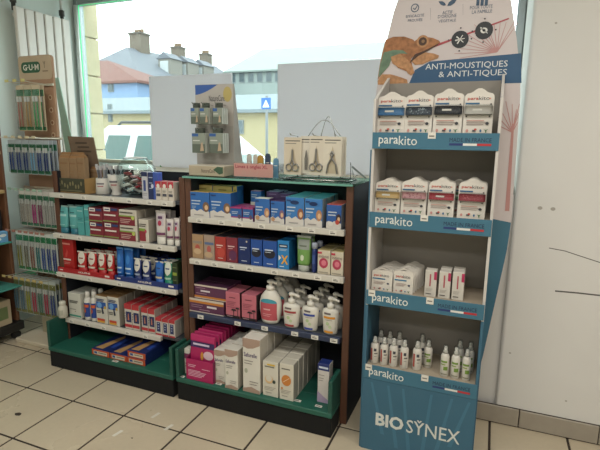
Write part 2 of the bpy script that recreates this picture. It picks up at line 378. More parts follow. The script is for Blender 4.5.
def long_house(A, B, hw, drop, hip, wallc, roofc, name, label, chims):
    """house whose ridge runs away from the street from A to B (pixel and depth of each ridge end)"""
    a = ony(A[0], A[1], A[2]); b = ony(B[0], B[1], B[2]); b.z = a.z
    d = (b - a).normalized(); n = Vector((d.y, -d.x, 0)); ze = a.z - drop
    r = tag(empty(name, (a.x, a.y, -0.15)), label, 'building')
    def lp_(nm, mb, parent=None):
        mb.v = [(p[0] - a.x, p[1] - a.y, p[2] + 0.15) for p in mb.v]; return mb.obj(nm, parent or r)
    e = [a - d * hip - n * hw, a - d * hip + n * hw, b + n * hw, b - n * hw]
    q = [(p.x, p.y) for p in e]
    k = 0.92; cx_, cy_ = sum(p[0] for p in q) / 4, sum(p[1] for p in q) / 4
    lp_('wall', MB().prism([(cx_ + (x - cx_) * k, cy_ + (y - cy_) * k) for x, y in q], -0.15, ze, wallc, 'z'))
    v = [(x, y, ze) for x, y in q] + [tuple(a), (b.x, b.y, a.z)] + [(x, y, ze - .15) for x, y in q]
    lp_('roof', MB().add(v, [(0, 1, 4), (1, 2, 5, 4), (2, 3, 5), (3, 0, 4, 5), (6, 7, 1, 0), (7, 8, 2, 1), (8, 9, 3, 2), (9, 6, 0, 3), (9, 8, 7, 6)], roofc))
    for t, w, h in chims:
        p = a + (b - a) * t
        c = MB().box(p.x - w / 2, p.x + w / 2, p.y - w / 2, p.y + w / 2, a.z - .8, a.z + h, M('#6b6258', 0.9, 0, 0.2, 8)).box(p.x - w * .56, p.x + w * .56, p.y - w * .56, p.y + w * .56, a.z + h, a.z + h + .12, M('#5a544e', 0.9))
        ck = lp_('chimney', c)
        for f in (-.28, 0, .28): lp_('chimney_pot', MB().box(p.x + w * f - .08, p.x + w * f + .08, p.y - .08, p.y + .08, a.z + h + .12, a.z + h + .4, M('#7a6552', 0.9)), ck)
    for t in (.12, .3, .48):       # dormers on the street slope
        for s_ in (1,):
            p = a + (b - a) * t + n * hw * .62; z0 = ze + drop * .38
            dm = lp_('dormer', MB().box(p.x - .5, p.x + .5, p.y - .5, p.y + .9, z0 - .5, z0 + .75, M('#7d7a74', 0.8)).prism([(p.x - .62, z0 + .75), (p.x + .62, z0 + .75), (p.x, z0 + 1.2)], p.y - .6, p.y + .9, roofc))
            lp_('window', MB().box(p.x - .34, p.x + .34, p.y - .53, p.y - .5, z0 - .35, z0 + .6, M('#aeb4b6', 0.4)), dm)
    return r
long_house((127, 47, 26), (216, 69, 36), 4.4, 2.6, 3.2, M('#5f5b56', 0.8), SLATE, 'slate_roof_house', 'grey house with a long slate roof and chimneys beyond the street', ((.12, 1.0, 1.0), (.52, .8, .7), (.86, .8, .7)))
house(19, 4, (96, 80), (137, 83), ((88, 60), (108, 62)), M('#7790b2', 0.8), M('#6f4c46', 0.8, 0, 0.15, 3), 'blue_house', 'blue-walled house with a red roof beside the stone jamb', wins=((108, 114, 83, 92),))
house(14, 4, (94, 104), (300, 118), ((100, 92), (290, 101)), CREAM, M('#717c82', 0.7, 0, 0.1, 2), 'yellow_building', 'long low yellow building with a pale roof behind the parked car',
      wins=((108, 113, 104, 122), (236, 244, 120, 134)))
house(32, 12, (228, 70), (410, 66), ((262, 48), (440, 40)), M('#8a9694', 0.6), M('#76827f', 0.5, 0, 0.08, 1), 'white_hall', 'pale hall with a wide metal roof seen above the boards',
      wins=tuple((230 + 9 * k, 236 + 9 * k, 71 - 0.25 * k, 83 - 0.2 * k) for k in range(14)))
# pedestrian crossing sign
SY = 9.0; p = ony(262, 98, SY); q = ony(271.5, 113, SY); sx = (p.x + q.x) / 2; sw = (q.x - p.x)
sg = tag(empty('crossing_sign', (sx, SY, -0.15)), 'blue square pedestrian crossing sign with white triangle on a grey post', 'sign')
MB().lathe([(0.035, 0), (0.035, p.z + 0.2)], M('#7c8184', 0.4, 0.5), 10).obj('post', sg)
pl = MB().cbox(-sw / 2, sw / 2, -0.045, -0.035, p.z + .15 - sw * 1.05, p.z + .15, M('#2f62a6', 0.5), 0.003).obj('sign_plate', sg)
zc = p.z + .15 - sw * 1.05
MB().poly([(-.36 * sw, zc + .18 * sw), (.36 * sw, zc + .18 * sw), (0, zc + .86 * sw)], -0.046, M('#e8ecee')).obj('white_triangle', pl)
MB().poly([(-.05 * sw, zc + .25 * sw), (0, zc + .4 * sw), (.06 * sw, zc + .25 * sw), (.09 * sw, zc + .25 * sw), (.03 * sw, zc + .48 * sw), (.1 * sw, zc + .42 * sw), (.03 * sw, zc + .55 * sw), (0, zc + .64 * sw), (-.04 * sw, zc + .55 * sw), (-.1 * sw, zc + .4 * sw), (-.04 * sw, zc + .47 * sw)], -0.047, M('#20242a')).obj('walking_figure', pl)

# white car at the kerb, side on, bonnet to the right
CY = 5.2
def cp(px, py): v = ony(px, py, CY); return v.x, v.z
cx0 = cp(84, 140)[0]; CARL = 5.0
car = tag(empty('car', (cx0 + CARL / 2, CY + 1.0, -0.15)), 'white estate car with roof rails parked outside the window', 'car')
WCAR = M('#b9bdbf', 0.25, 0, 0.02); DGL = M('#3c5552', 0.08, 0, 0.1, 4)
def cpoly(l): return [(a * CARL - CARL / 2, b) for a, b in l]
lower = cpoly([(0, .35), (0, .95), (.02, 1.12), (.62, 1.10), (.80, 1.06), (.97, .92), (1, .6), (1, .35), (.9, .3), (.1, .3)])
MB().prism(lower, -0.9, 0.9, WCAR).obj('body', car)
def ring(z, x0, x1, hw): return [(x0 * CARL - CARL / 2, -hw, z), (x1 * CARL - CARL / 2, -hw, z), (x1 * CARL - CARL / 2, hw, z), (x0 * CARL - CARL / 2, hw, z)]
MB().loft([ring(1.09, .0, .66, .88), ring(1.70, .03, .50, .74), ring(1.84, .07, .45, .68)], WCAR).obj('cabin', car)
def gl(nm, l):       # side windows on the sloping cabin flank
    def P(a, z): return (a * CARL - CARL / 2, -(.885 - (z - 1.09) * .229) , z)
    MB().add([P(*t) for t in l], [tuple(range(len(l)))], DGL).obj(nm, car)
gl('side_window', [(.05, 1.16), (.17, 1.16), (.19, 1.66), (.08, 1.66)])
gl('side_window', [(.21, 1.16), (.38, 1.16), (.38, 1.66), (.225, 1.66)])
gl('side_window', [(.41, 1.16), (.60, 1.16), (.47, 1.66), (.41, 1.66)])
MB().add([(a * CARL - CARL / 2, y, z) for a, y, z in ((.650, -.78, 1.13), (.650, .78, 1.13), (.515, .66, 1.64), (.515, -.66, 1.64))], [(0, 1, 2, 3)], DGL).obj('windscreen', car)
for sy in (-.6, .6): MB().tube([(-CARL * .40, sy, 1.83), (-CARL * .38, sy, 1.90), (-CARL * .10, sy, 1.90), (-CARL * .08, sy, 1.83)], 0.025, M('#303234', 0.4), 8).obj('roof_rail', car)
for wx in (-CARL * .33, CARL * .31):
    for sy in (-.92, .74):
        MB().prism([(wx + .36 * math.cos(t * math.pi / 10), .36 + .36 * math.sin(t * math.pi / 10)) for t in range(20)], sy, sy + .18, M('#1d1d1e', 0.8)).obj('wheel', car)
MB().cbox(CARL * .07, CARL * .10, -1.05, -.88, 1.12, 1.26, WCAR, 0.02).obj('wing_mirror', car)

car.scale.z = 1.06

# ---------------------------------------------------------------- white boards on the sill
BOARD = M('#dedde0', amt=0.45, kind='translucent')
bz = 1.36
a = ony(148.5, 76.5, 1.35); b = ony(231.5, 73, 1.35)
o = MB().cbox(a.x, b.x, 1.35, 1.365, bz, a.z, BOARD, 0.002).obj('display_board'); tag(o, 'plain white board on the window sill behind the hanging refills', 'board')
lf = ony(161, 168.5, 1.348)
MB().poly([(lf.x - .03, lf.z - .03), (lf.x + .03, lf.z - .03), (lf.x + .01, lf.z + .015), (lf.x - .008, lf.z + .03)], 1.3485, M('#3f8a4e')).obj('green_logo', o)
a = ony(277.5, 64, 1.35)
o = MB().cbox(a.x, a.x + 0.98, 1.35, 1.365, bz, a.z, BOARD, 0.002).obj('display_board'); tag(o, 'wide plain white board on the sill behind the hanging scissors', 'board')
# leaning mint sheet by the radiator
ms = MB(); N = 10
top0, top1 = ony(56, 78, 0.98), ony(64, 76, 0.98); 
rings = []
for k in range(N + 1):
    t = k / N; z = top0.z + (0.0 - top0.z) * t
    t2 = min(1, t / 0.35); px0 = -0.66 + 0.10 * t2; wd = 0.075 + 0.06 * t2 + 0.02 * t
    rings.append([(px0, 0.98 - 0.02 * math.sin(t * 3), z), (px0 + wd, 0.955 - .02 * math.sin(t * 3), z), (px0 + wd, 0.962 - .02 * math.sin(t * 3), z), (px0, 0.988 - .02 * math.sin(t * 3), z)])
o = ms.loft(rings, M('#a9cdbd', 0.4, 0, 0.04, 5)).obj('poster_sheet'); tag(o, 'curved pale mint sheet leaning upright in front of the radiator', 'sheet')

# ---------------------------------------------------------------- radiator on the left wall
ra0, ra1 = onx(14.7, 5.8, -0.95), onx(70, 20, -0.95); RY0, RY1, RZ = ra0.y, ra1.y, (ra0.z + ra1.z) / 2
rad = tag(empty('radiator', (-0.97, (RY0 + RY1) / 2, 0.65)), 'tall white panel radiator with six vertical slabs on the left wall', 'radiator')
def loc(mb, o):
    w = o.location / U
    mb.v = [(p[0] - w.x, p[1] - w.y, p[2] - w.z) for p in mb.v]; return mb
RADM = M('#d8d4ce', 0.4, 0, 0.03)
pw = (RY1 - RY0) / 6
for k in range(6):
    y = RY0 + pw * k
    loc(MB().cbox(-0.985, -0.95, y + 0.006, y + pw - 0.006, 0.65, RZ, RADM, 0.006), rad).obj('slab', rad)
for zz in (0.70, RZ - 0.06): loc(MB().tube([(-1.0, RY0 + .02, zz), (-1.0, RY1 - .02, zz)], 0.018, RADM, 10), rad).obj('header_pipe', rad, True)
for yy in (RY0 + .02, RY1 - 0.05):
    v = loc(MB().lathe([(0.016, RZ - 0.03), (0.016, RZ + 0.03), (0.024, RZ + 0.03), (0.024, RZ + 0.075), (0.012, RZ + 0.08)], M('#4a4a48', 0.4, 0.6), 12, -0.99, yy), rad).obj('valve', rad, True)
    loc(MB().tube([(-0.99, yy, RZ + 0.07), (-0.99, yy, CEIL - 0.0)], 0.012, M('#c3c6c4', 0.4), 10), rad).obj('pipe', rad, True)
for yy in (RY0 + .1, RY1 - .1): loc(MB().box(-1.046, -0.98, yy, yy + .03, 1.2, 1.23, RADM), rad).obj('bracket', rad)

# ---------------------------------------------------------------- left shelving at the edge of the picture
WOOD = M('#6e4a33', 0.6, 0, 0.25, 9, 'wood'); LWOOD = M('#b9a06e', 0.6, 0, 0.15, 9, 'wood')
ls = tag(empty('wall_shelf', (-0.9, 0.0, 0)), 'brown wall shelving with glass shelves at the left edge of the picture', 'shelf')
def lpart(nm, mb): return loc(mb, ls).obj(nm, ls)
lpart('end_panel', MB().cbox(-1.045, -0.765, 0.53, 0.555, 0.10, 1.74, WOOD, 0.003))
lpart('end_panel', MB().cbox(-1.045, -0.765, -0.33, -0.305, 0.10, 1.74, WOOD, 0.003))
lpart('back_panel', MB().box(-1.047, -1.035, -0.30, 0.53, 0.14, 1.74, M('#3e332b', 0.7)))
lpart('shelf_board', MB().cbox(-1.03, -0.745, -0.3, 0.525, 1.175, 1.20, LWOOD, 0.003))
lpart('shelf_board', MB().cbox(-1.03, -0.745, -0.3, 0.525, 1.47, 1.495, LWOOD, 0.003))
for zz, xe in ((0.80, -0.72), (0.455, -0.66)):
    g = lpart('glass_shelf', MB().cbox(-1.03, xe, -0.3, 0.525, zz - 0.012, zz, M('#4f9c92', 0.15, 0, 0.05), 0.002))
lpart('base', MB().cbox(-1.04, -0.72, -0.32, 0.56, 0.07, 0.14, M('#1d1c1c', 0.5), 0.006))
for yy in (-0.2, 0.5): lpart('castor', MB().prism([(yy + .035 * math.cos(t * math.pi / 7), .035 + .035 * math.sin(t * math.pi / 7)) for t in range(14)], -0.77, -0.74, M('#2b2b2b', 0.6), 'x'))
CL = MB()
o = MB().cbox(-0.14, 0.14, 0, 0.25, 0, 0.085, M('#6fa9d6', 0.6), 0.003).obj('cloud_box', loc=(-0.88, 0.26, 0.80)); tag(o, 'sky blue box printed with white clouds on the left shelving', 'box')
cl = MB()
for yy, zz, r in ((0.04, .03, .02), (.09, .05, .025), (.16, .03, .022), (.21, .055, .018)):
    cl.add([(0.1406, yy + r * 1.5 * math.cos(t * .524), zz + r * .7 * math.sin(t * .524)) for t in range(12)], [tuple(range(12))], '#e4edf2')
for xx, zz, r in ((-.06, .03, .02), (.02, .05, .025), (.09, .03, .02)): cl.ell(xx, zz, r * 1.5, r * .7, -0.0006, '#e4edf2', 12)
cl.obj('cloud_print', o)
o = MB().prism([(0, 0), (0.22, 0), (0.22, 0.16), (0.19, 0.16)], -0.13, 0.12, M('#262424', 0.6), 'x').obj('display_wedge', loc=(-0.90, 0.28, 0.887)); tag(o, 'black sloping display wedge on top of the cloud box', 'display')
o = MB().cbox(-0.13, 0.13, 0, 0.3, 0, 0.20, M('#b7a88c', 0.7), 0.004, top=M('#9c8d72')).obj('storage_box', loc=(-0.88, 0.18, 0.14)); tag(o, 'beige box on the black base of the left shelving', 'box')
MB().add([(0.1306, .03, .05), (0.1306, .27, .05), (0.1306, .27, .15), (0.1306, .03, .15)], [(0, 1, 2, 3)], '#6f7f55').obj('box_print', o)
o = MB().cbox(-0.12, 0.12, 0, 0.22, 0, 0.19, M('#8c8a44', 0.6), 0.003, front=M('#c8bfa0')).obj('storage_box', loc=(-0.89, 0.2, 0.455)); tag(o, 'olive box on the lowest glass shelf at left', 'box')
# poster on the left wall by the floor
a = onx(7, 262, XL + 0.004); b = onx(40, 300, XL + 0.004)
ps = MB().box(XL + 0.002, XL + 0.01, a.y, b.y, 0.20, a.z, M('#dfe6e2', 0.5)).obj('wall_poster'); tag(ps, 'white and light green poster low on the left wall', 'poster')
MB().box(XL + 0.0101, XL + 0.012, a.y + .02, b.y - .02, 0.22, 0.43, M('#74d69c', 0.5)).obj('green_print', ps)

# ---------------------------------------------------------------- toothbrush stand
gx0, gx1, gy = -0.645, -0.305, 0.66
gs = tag(empty('toothbrush_stand', ((gx0 + gx1) / 2, gy, 0)), 'kraft cardboard toothbrush stand with wire hooks beside the radiator', 'display stand')
def gpart(nm, mb, parent=None, smooth=False): return loc(mb, gs).obj(nm, parent or gs, smooth)
gpart('base', MB().cbox(-0.70, -0.27, 0.45, 0.86, 0, 0.035, M('#cfc4ae', 0.6), 0.006))
gpart('foot', MB().cbox(-0.60, -0.35, 0.62, 0.72, 0.035, 0.24, M('#b0a78f', 0.6), 0.005))
pt = ony(33, 55.5, gy).z
def rr(x0, z0, x1, z1, r, n=5):
    o = []
    for cx, cz, a in ((x1 - r, z0 + r, -90), (x1 - r, z1 - r, 0), (x0 + r, z1 - r, 90), (x0 + r, z0 + r, 180)):
        for k in range(n + 1):
            t = math.radians(a + 90 * k / n); o.append((cx + r * math.cos(t), cz + r * math.sin(t)))
    return o
PANEL = M('#a8866c', 0.8, 0, 0.08, 12)
gp = gpart('panel', MB().prism(rr(gx0, 0.2, gx1, pt, 0.03), gy, gy + 0.02, PANEL))
gpart('header_print', MB().poly(rr(gx0 + .002, pt - .17, gx1 - .002, pt - .002, 0.029), gy - .0008, M('#bda98f', 0.8)), gp)
lz0, lz1 = ony(30, 73, gy).z, ony(30, 62, gy).z; lx0, lx1 = gx0 + 0.03, gx0 + 0.225
gpart('logo_plate', MB().poly(rr(lx0, lz0, lx1, lz1, 0.03), gy - .0016, M('#2c5a3c')), gp)
gpart('lettering', MB().text('G·U·M', lx0 + .02, lx1 - .015, lz0 + .018, lz1 - .018, gy - .0024, '#e6e2d4', 0.02), gp)
gpart('small_print', MB().text('Y', lx1 + .03, lx1 + .055, lz0 + .03, lz1 - .0, gy - .0016, '#4c4a3c'), gp)
gpart('small_print', MB().rect(lx1 + .02, lz0 + .005, lx1 + .075, lz0 + .012, gy - .0016, '#7d6b55'), gp)
ic = MB()
for k in range(9):
    c = gx1 - 0.04; z = pt - .3 - .09 * k
    gpart('icon', MB().ell(c, z, .02, .02, gy - .0012, '#c9b295', 12).ell(c, z, .012, .012, gy - .0018, '#8a6247', 8), gp)
WIRE = M('#cfc9b8', 0.3, 0.6)
CARDS = {'mix': ('#c4b398', '#3a8052'), 'blue': ('#a9b2b8', '#2f7452'), 'pink': ('#d0ccc6', '#4c8a6a'), 'white': ('#d9deda', '#3a9464'), 'teal': ('#b4bcb8', '#8a8a50')}
def brush_kit(cw, ch, backing, accent, handle):
    mb = MB().prism(rr(-cw / 2, -ch, cw / 2, 0, 0.008, 2), 0, 0.003, backing)
    mb.rect(-cw / 2 + .002, -.075, cw / 2 - .002, -.03, -.0006, accent).rect(-cw / 2 + .002, -ch + .006, cw / 2 - .002, -ch + .03, -.0006, accent)
    br = MB()
    for sx in (-cw * .2, cw * .2):
        br.tube([(sx, -.008, -ch + .03), (sx, -.010, -ch * .6), (sx, -.008, -ch * .36)], [.004, .0055, .003], handle, 6)
        br.box(sx - .006, sx + .006, -.016, -.005, -ch * .36, -ch * .36 + .035, '#dcdedc')
    bl = MB().cbox(-cw / 2 + .006, cw / 2 - .006, -.019, -.001, -ch + .012, -.032, CLEAR, 0.004)
    return Kit('toothbrush_card', mb.mesh('toothbrush_card'), [('toothbrush', br.mesh('toothbrush'), []), ('blister', bl.mesh('blister'), [])])
rows = [('top', 1.965, 0.32, [(17.5, 25), (25, 33), (33, 41)], ['#a96b5a', '#b08c52', '#3f9c5c'], 'mix', 'kraft and green', 2),
        ('second', 1.580, 0.25, [(9, 16), (16, 23), (23, 30), (30, 37), (37, 43.5), (43.5, 50)], ['#2d4a8a', '#2d4a8a', '#25407c', '#7fb4d8', '#2d4a8a', '#27427e'], 'blue', 'dark blue', 3),
        ('third', 1.205, 0.27, [(20, 26), (26, 32), (32, 38), (38, 44), (44, 50), (50, 56)], ['#a8a49a', '#b8b2a6', '#b83a86', '#8d3f66', '#bdbdb8', '#c3c4c0'], 'pink', 'white and pink', 3),
        ('fourth', 0.890, 0.31, [(17, 24), (24, 30), (30, 36), (36, 41.5), (41.5, 47), (47, 52.5), (52.5, 58)], ['#8c8a3c', '#7a7466', '#94615a', '#2f7f86', '#3b5fa8', '#39579c', '#44539c'], 'white', 'white and green', 3),
        ('lowest', 0.52, 0.30, [(14, 20), (20, 26), (26, 32), (32, 38), (38, 44), (44, 50), (50, 57)], ['#5b7f94', '#5b7f94', '#a8a83e', '#c23a5e', '#4a7f6e', '#c23a5e', '#3c559c'], 'teal', 'clear', 3)]
bc = {}
CN = {'#a96b5a': 'brick red', '#b08c52': 'ochre', '#3f9c5c': 'green', '#2d4a8a': 'navy', '#25407c': 'navy', '#7fb4d8': 'light blue', '#27427e': 'navy', '#a8a49a': 'grey', '#b8b2a6': 'grey', '#b83a86': 'magenta', '#8d3f66': 'plum', '#bdbdb8': 'pale grey', '#c3c4c0': 'pale grey', '#8c8a3c': 'olive', '#7a7466': 'taupe', '#94615a': 'brown red', '#2f7f86': 'teal', '#3b5fa8': 'blue', '#39579c': 'blue', '#44539c': 'violet blue', '#5b7f94': 'steel blue', '#a8a83e': 'lime', '#c23a5e': 'crimson', '#4a7f6e': 'dull green', '#3c559c': 'blue'}
FRY = 0.535
for nm, zt, ch, cols, hs, st, dsc, nd in rows:
    n = len(cols)
    for k, ((pa, pb), hcol) in enumerate(zip(cols, hs)):
        xa, xb = ony(pa, 140, FRY), ony(pb, 140, FRY)
        zz = zt
        py = 225
        # re-read the columns at this row's own height
        def atx(px):
            lo, hi = 0.0, 450.0
            for _ in range(30):
                mid = (lo + hi) / 2
                if ony(px, mid, FRY).z > zz - ch / 2: lo = mid
                else: hi = mid
            return ony(px, lo, FRY).x
        x0, x1 = atx(pa), atx(pb); cw = round(x1 - x0 - .004, 3); xc = (x0 + x1) / 2
        key = (cw, ch, st, hcol)
        if key not in bc: bc[key] = brush_kit(cw, ch, M(CARDS[st][0], 0.5), M(CARDS[st][1], 0.5), M(hcol, 0.4))
        for j in range(nd):
            lab = f'{dsc} toothbrush pack, {CN[hcol]} handles, {ORD[k]} hook, {ORD[j]} from front, {nm} row'
            bc[key].place((xc, FRY + j * 0.034, zz), lab, 'toothbrush pack', f'toothbrush packs on the {nm} row', full=j < 2)
        hx = max(gx0 + .02, min(gx1 - .02, xc))
        gpart('price_holder', MB().cbox(xc - .018, xc + .018, gy - .221, gy - .216, zz + .012, zz + .03, M({'mix': '#c3bc7a', 'blue': '#cfc4a6', 'pink': '#9cb8a4', 'white': '#a87a6c', 'teal': '#c4ae74'}[st], 0.5), 0.001))
        gpart('hook', MB().tube([(xc, gy + .004, zz + .012), (xc, gy - .14, zz + .012), (xc, gy - .16, zz + .013), (xc, gy - .215, zz + .02)], 0.003, WIRE, 6))
    gpart('back_rail', MB().box(gx0 - .05 if len(cols) > 3 else gx0, max(gx1, atx(cols[-1][1])), gy - .012, gy - .002, zt + .004, zt + .02, WIRE))

# ---------------------------------------------------------------- the two shelving units
NAVY = M('#111722', 0.8, 0, 0.1, 6); EDGE = M('#5b3b2b', 0.5, 0, 0.2, 9, 'wood'); GREEN = M('#1f5a4c', 0.5, 0, 0.08, 7); GREEND = M('#1d4f44', 0.5, 0, 0.08, 7)
PLINTH = M('#08090a', 0.9, 0, 0.1, 6); RAILW = M('#cbc7bd', 0.4, 0, 0.05, 20); RAILN = M('#2a3550', 0.45, 0, 0.05); TAG = M('#dcd9d0', 0.5)
Y0, Y1, RY = 0.43, 0.79, 0.40
def unit(label, xa, xb, tray, shelves, th=0.04, top=False, ztop=1.375):
    u = tag(empty('shelving_unit', ((xa + xb) / 2, 0.53, 0)), label, 'shelving unit')
    def part(nm, mb, parent=None): return loc(mb, u).obj(nm, parent or u)
    for x0, x1 in ((xa, xa + th), (xb - th, xb)):
        sp = part('side_panel', MB().box(x0, x1, Y0 + .006, Y1, 0, ztop, NAVY))
        part('edge_trim', MB().cbox(x0, x1, Y0 - .004, Y0 + .006, 0.0, ztop, EDGE, 0.003), sp)
    part('back_panel', MB().box(xa + th, xb - th, Y1 - .012, Y1, .02, ztop, NAVY))
    for z, ra, rb, rm, tags in shelves:
        s = part('shelf', MB().cbox(xa + th + .001, xb - th - .001, Y0 - .004, Y1 - .013, z - .022, z, M('#3a3f45', 0.4), 0.002))
        r = part('price_rail', MB().cbox(ra, rb, RY - .004, Y0 - .006, z - .032, z + .001, rm, 0.003), s)
        for t in tags:
            part('price_tag', MB().box(t - .021, t + .021, RY - .0055, RY - .0042, z - .029, z - .004, TAG).rect(t - .014, z - .022, t + .012, z - .017, RY - .006, '#55524e').rect(t - .014, z - .013, t + .004, z - .010, RY - .006, '#77736e'), s)
    ta, tb = tray
    YT = 0.268
    pl = part('plinth', MB().cbox(ta + .004, tb - .004, YT + .006, Y0 - .006, 0, .120, PLINTH, 0.004))
    tf = part('tray_floor', MB().cbox(ta, tb, YT, Y0 - .005, .120, .150, GREEN, 0.003))
    part('tray_floor', MB().cbox(xa + th + .001, xb - th - .001, Y0 - .005, Y1 - .014, .120, .150, GREEN, 0.002))
    for x0, x1 in ((ta, ta + .024), (tb - .024, tb)):
        part('tray_side', MB().cbox(x0, x1, YT, Y0 - .005, .150, .338, GREEND, 0.003))
    return u, part
def tags(*px, z, dz=-.018): return [ony(p, pyz(p, z + dz, RY), RY).x for p in px]
def pyz(px, z, y):
    lo, hi = -200.0, 700.0
    for _ in range(40):
        m = (lo + hi) / 2
        if ony(px, m, y).z > z: lo = m
        else: hi = m
    return lo
A1, A2, A3, A4 = 1.228, 0.943, 0.660, 0.322     # shelf heights of the left unit
B1, B2, B3, TR = 1.142, 0.882, 0.532, 0.150     # shelf heights of the right unit, tray floor
u1, u1p = unit('dark shelving unit with brown edges and green tray holding the glass bowl', -0.119, 0.974, (-0.112, 0.955),
               [(A1, -.123, .908, RAILW, tags(62, 84, 112, 130, 150, 165, z=A1)), (A2, -.123, .908, RAILW, tags(62, 80, 100, 122, 142, 160, z=A2)),
                (A3, -.123, .904, RAILW, tags(64, 90, 120, 140, 164, z=A3)), (A4, -.075, .765, RAILW, tags(72, 88, 104, 128, 146, z=A4))])
u2, u2p = unit('dark shelving unit with a glass top and green tray beside the tall display', 0.978, 2.034, (0.978, 1.996),
               [(B1, 1.013, 1.998, RAILW, tags(200, 222, 240, 262, 290, 312, 333, z=B1)), (B2, 1.013, 2.002, RAILW, tags(198, 215, 232, 250, 275, 296, 318, 336, z=B2)),
                (B3, 1.0, 1.992, RAILN, tags(201, 238, 265, 295, 315, 334, z=B3))])
gt = u2p('glass_top', MB().cbox(.978, 2.036, 0.40, 0.80, 1.376, 1.39, TEALGLASS, 0.002, front=M('#6fa89a', 0.1, 0, 0.02)))
# ================================================================ products: glass-topped unit
def tube_kit(w, h, cap_h, body, capm, ops=(), capw=0.8, name='cream_tube', crimp=None, dep=0.045):
    """tube standing on its cap: round at the cap, flattened into a crimp at the top"""
    def ring(z, a, b): return [(a * math.cos(2 * math.pi * i / 16), dep / 2 + b * math.sin(2 * math.pi * i / 16), z) for i in range(16)]
    cr = MB().lathe([(w * .5 * capw * .96, 0), (w * .5 * capw, .004), (w * .5 * capw * .97, cap_h)], capm, 16, 0, dep / 2, 1, min(1, dep / (w * capw)))
    hb = h - cap_h
    rings = [ring(cap_h, w * .42, dep * .46), ring(cap_h + hb * .08, w * .46, dep * .5), ring(cap_h + hb * .5, w * .48, dep * .42), ring(cap_h + hb * .85, w * .5, dep * .2), ring(cap_h + hb * .93, w * .5, dep * .08)]
    b = MB().loft(rings, body)
    k = MB().box(-w * .5, w * .5, dep / 2 - .003, dep / 2 + .003, cap_h + hb * .92, h, crimp or body)
    parts = [('cap', cr.mesh('cap', True), []), ('crimp', k.mesh('crimp'), [])]
    if ops:      # print wrapped onto the front of the tube
        def yat(u, v):
            t = max(0, min(1, (v * h - cap_h) / hb)); bd = dep * (.5 if t < .1 else (.5 - .08 * (t - .1) / .4 if t < .5 else (.42 - .22 * (t - .5) / .35 if t < .85 else .2 - .12 * min(1, (t - .85) / .08))))
            x = (u - .5) * 2
            return dep / 2 - bd * math.sqrt(max(0, 1 - x * x)) - .0012
        for j, op in enumerate(ops):
            nu, nv = 8, 6
            if op[0] == 'r':
                _, u0, v0, u1, v1, c = op
                g = [[((u0 + (u1 - u0) * i / nu), (v0 + (v1 - v0) * q / nv)) for i in range(nu + 1)] for q in range(nv + 1)]
            else:           # dome: u0,v0,u1,v1 with a rounded outline
                _, u0, v0, u1, v1, c = op
                g = []
                for q in range(nv + 1):
                    t = -1 + 2 * q / nv; hw = math.sqrt(max(0.0, 1 - t * t)) * .5 * (u1 - u0); uc = (u0 + u1) / 2; v = (v0 + v1) / 2 + t * (v1 - v0) / 2
                    g.append([(uc - hw + 2 * hw * i / nu, v) for i in range(nu + 1)])
            vs_ = [((u - .5) * w * .94, yat(u, v) - .0005 * j, v * h) for r in g for u, v in r]
            P = MB().add(vs_, [(q * (nu + 1) + i, q * (nu + 1) + i + 1, (q + 1) * (nu + 1) + i + 1, (q + 1) * (nu + 1) + i) for q in range(nv) for i in range(nu)], c)
            nm = 'printed_band' if op[0] == 'r' else 'printed_dome'; parts.append((nm, P.mesh(nm, True), []))
    return Kit(name, b.mesh(name, True), parts)
def bottle_kit(w, h, d, body, prof, head, ops=(), name='pump_bottle', capname='pump_head', label_y=None, n=20):
    mb = MB().loft([[(r * w / 2 * math.cos(2 * math.pi * i / n), d / 2 + r2 * d / 2 * math.sin(2 * math.pi * i / n), z * h) for i in range(n)] for r, r2, z in prof], body)
    parts = [(capname, head.mesh(capname, True), [])] if head else []
    if ops:
        def rad(v):
            for (r0, q0, z0), (r1, q1, z1) in zip(prof, prof[1:]):
                if z0 <= v <= z1: t = (v - z0) / max(1e-6, z1 - z0); return r0 + (r1 - r0) * t, q0 + (q1 - q0) * t
            return prof[-1][:2]
        for j, (k, u0, v0, u1, v1, c) in enumerate(ops):
            nu, nv = 8, 6; vs_ = []
            for q in range(nv + 1):
                t = -1 + 2 * q / nv; v = (v0 + v1) / 2 + t * (v1 - v0) / 2
                sc_ = 1.0 if k == 'r' else math.sqrt(max(0, 1 - t * t))
                if k == 'a': sc_ = math.sqrt(max(0, 1 - ((t + 1) / 2) ** 2)); 
                for i in range(nu + 1):
                    u = ((u0 + u1) / 2 - .5 + (-.5 + i / nu) * (u1 - u0) * sc_) * 2       # -1..1 across the widest half width
                    rx, ry = rad(v); x = max(-.98, min(.98, u / max(.05, rx)))
                    vs_.append((x * rx * w / 2, d / 2 - ry * d / 2 * math.sqrt(1 - x * x) - .0012 - .0005 * j, v * h))
            P = MB().add(vs_, [(q * (nu + 1) + i, q * (nu + 1) + i + 1, (q + 1) * (nu + 1) + i + 1, (q + 1) * (nu + 1) + i) for q in range(nv) for i in range(nu)], c)
            nm = {'r': 'label_band', 'e': 'label_disc', 'a': 'label_arc'}[k]; parts.append((nm, P.mesh(nm, True), []))
    return Kit(name, mb.mesh(name, True), parts)
def pump_head(h0, h1, d, r, m, spout=0.045):
    b = MB().lathe([(r * 1.1, h0), (r * 1.1, h0 + (h1 - h0) * .42), (r * .45, h0 + (h1 - h0) * .44), (r * .45, h0 + (h1 - h0) * .72), (r * .9, h0 + (h1 - h0) * .74), (r * .95, h0 + (h1 - h0) * .9), (r * .6, h1)], m, 14, 0, d / 2)
    b.tube([(0, d / 2, h0 + (h1 - h0) * .84), (spout * .6, d / 2 - spout * .2, h0 + (h1 - h0) * .84), (spout, d / 2 - spout * .3, h0 + (h1 - h0) * .76)], [r * .5, r * .4, r * .32], m, 8)
    return b
FY = 0.425     # fronts of the goods on the upper shelves
W_ = '#d8d4ca'; INK = '#4a4640'
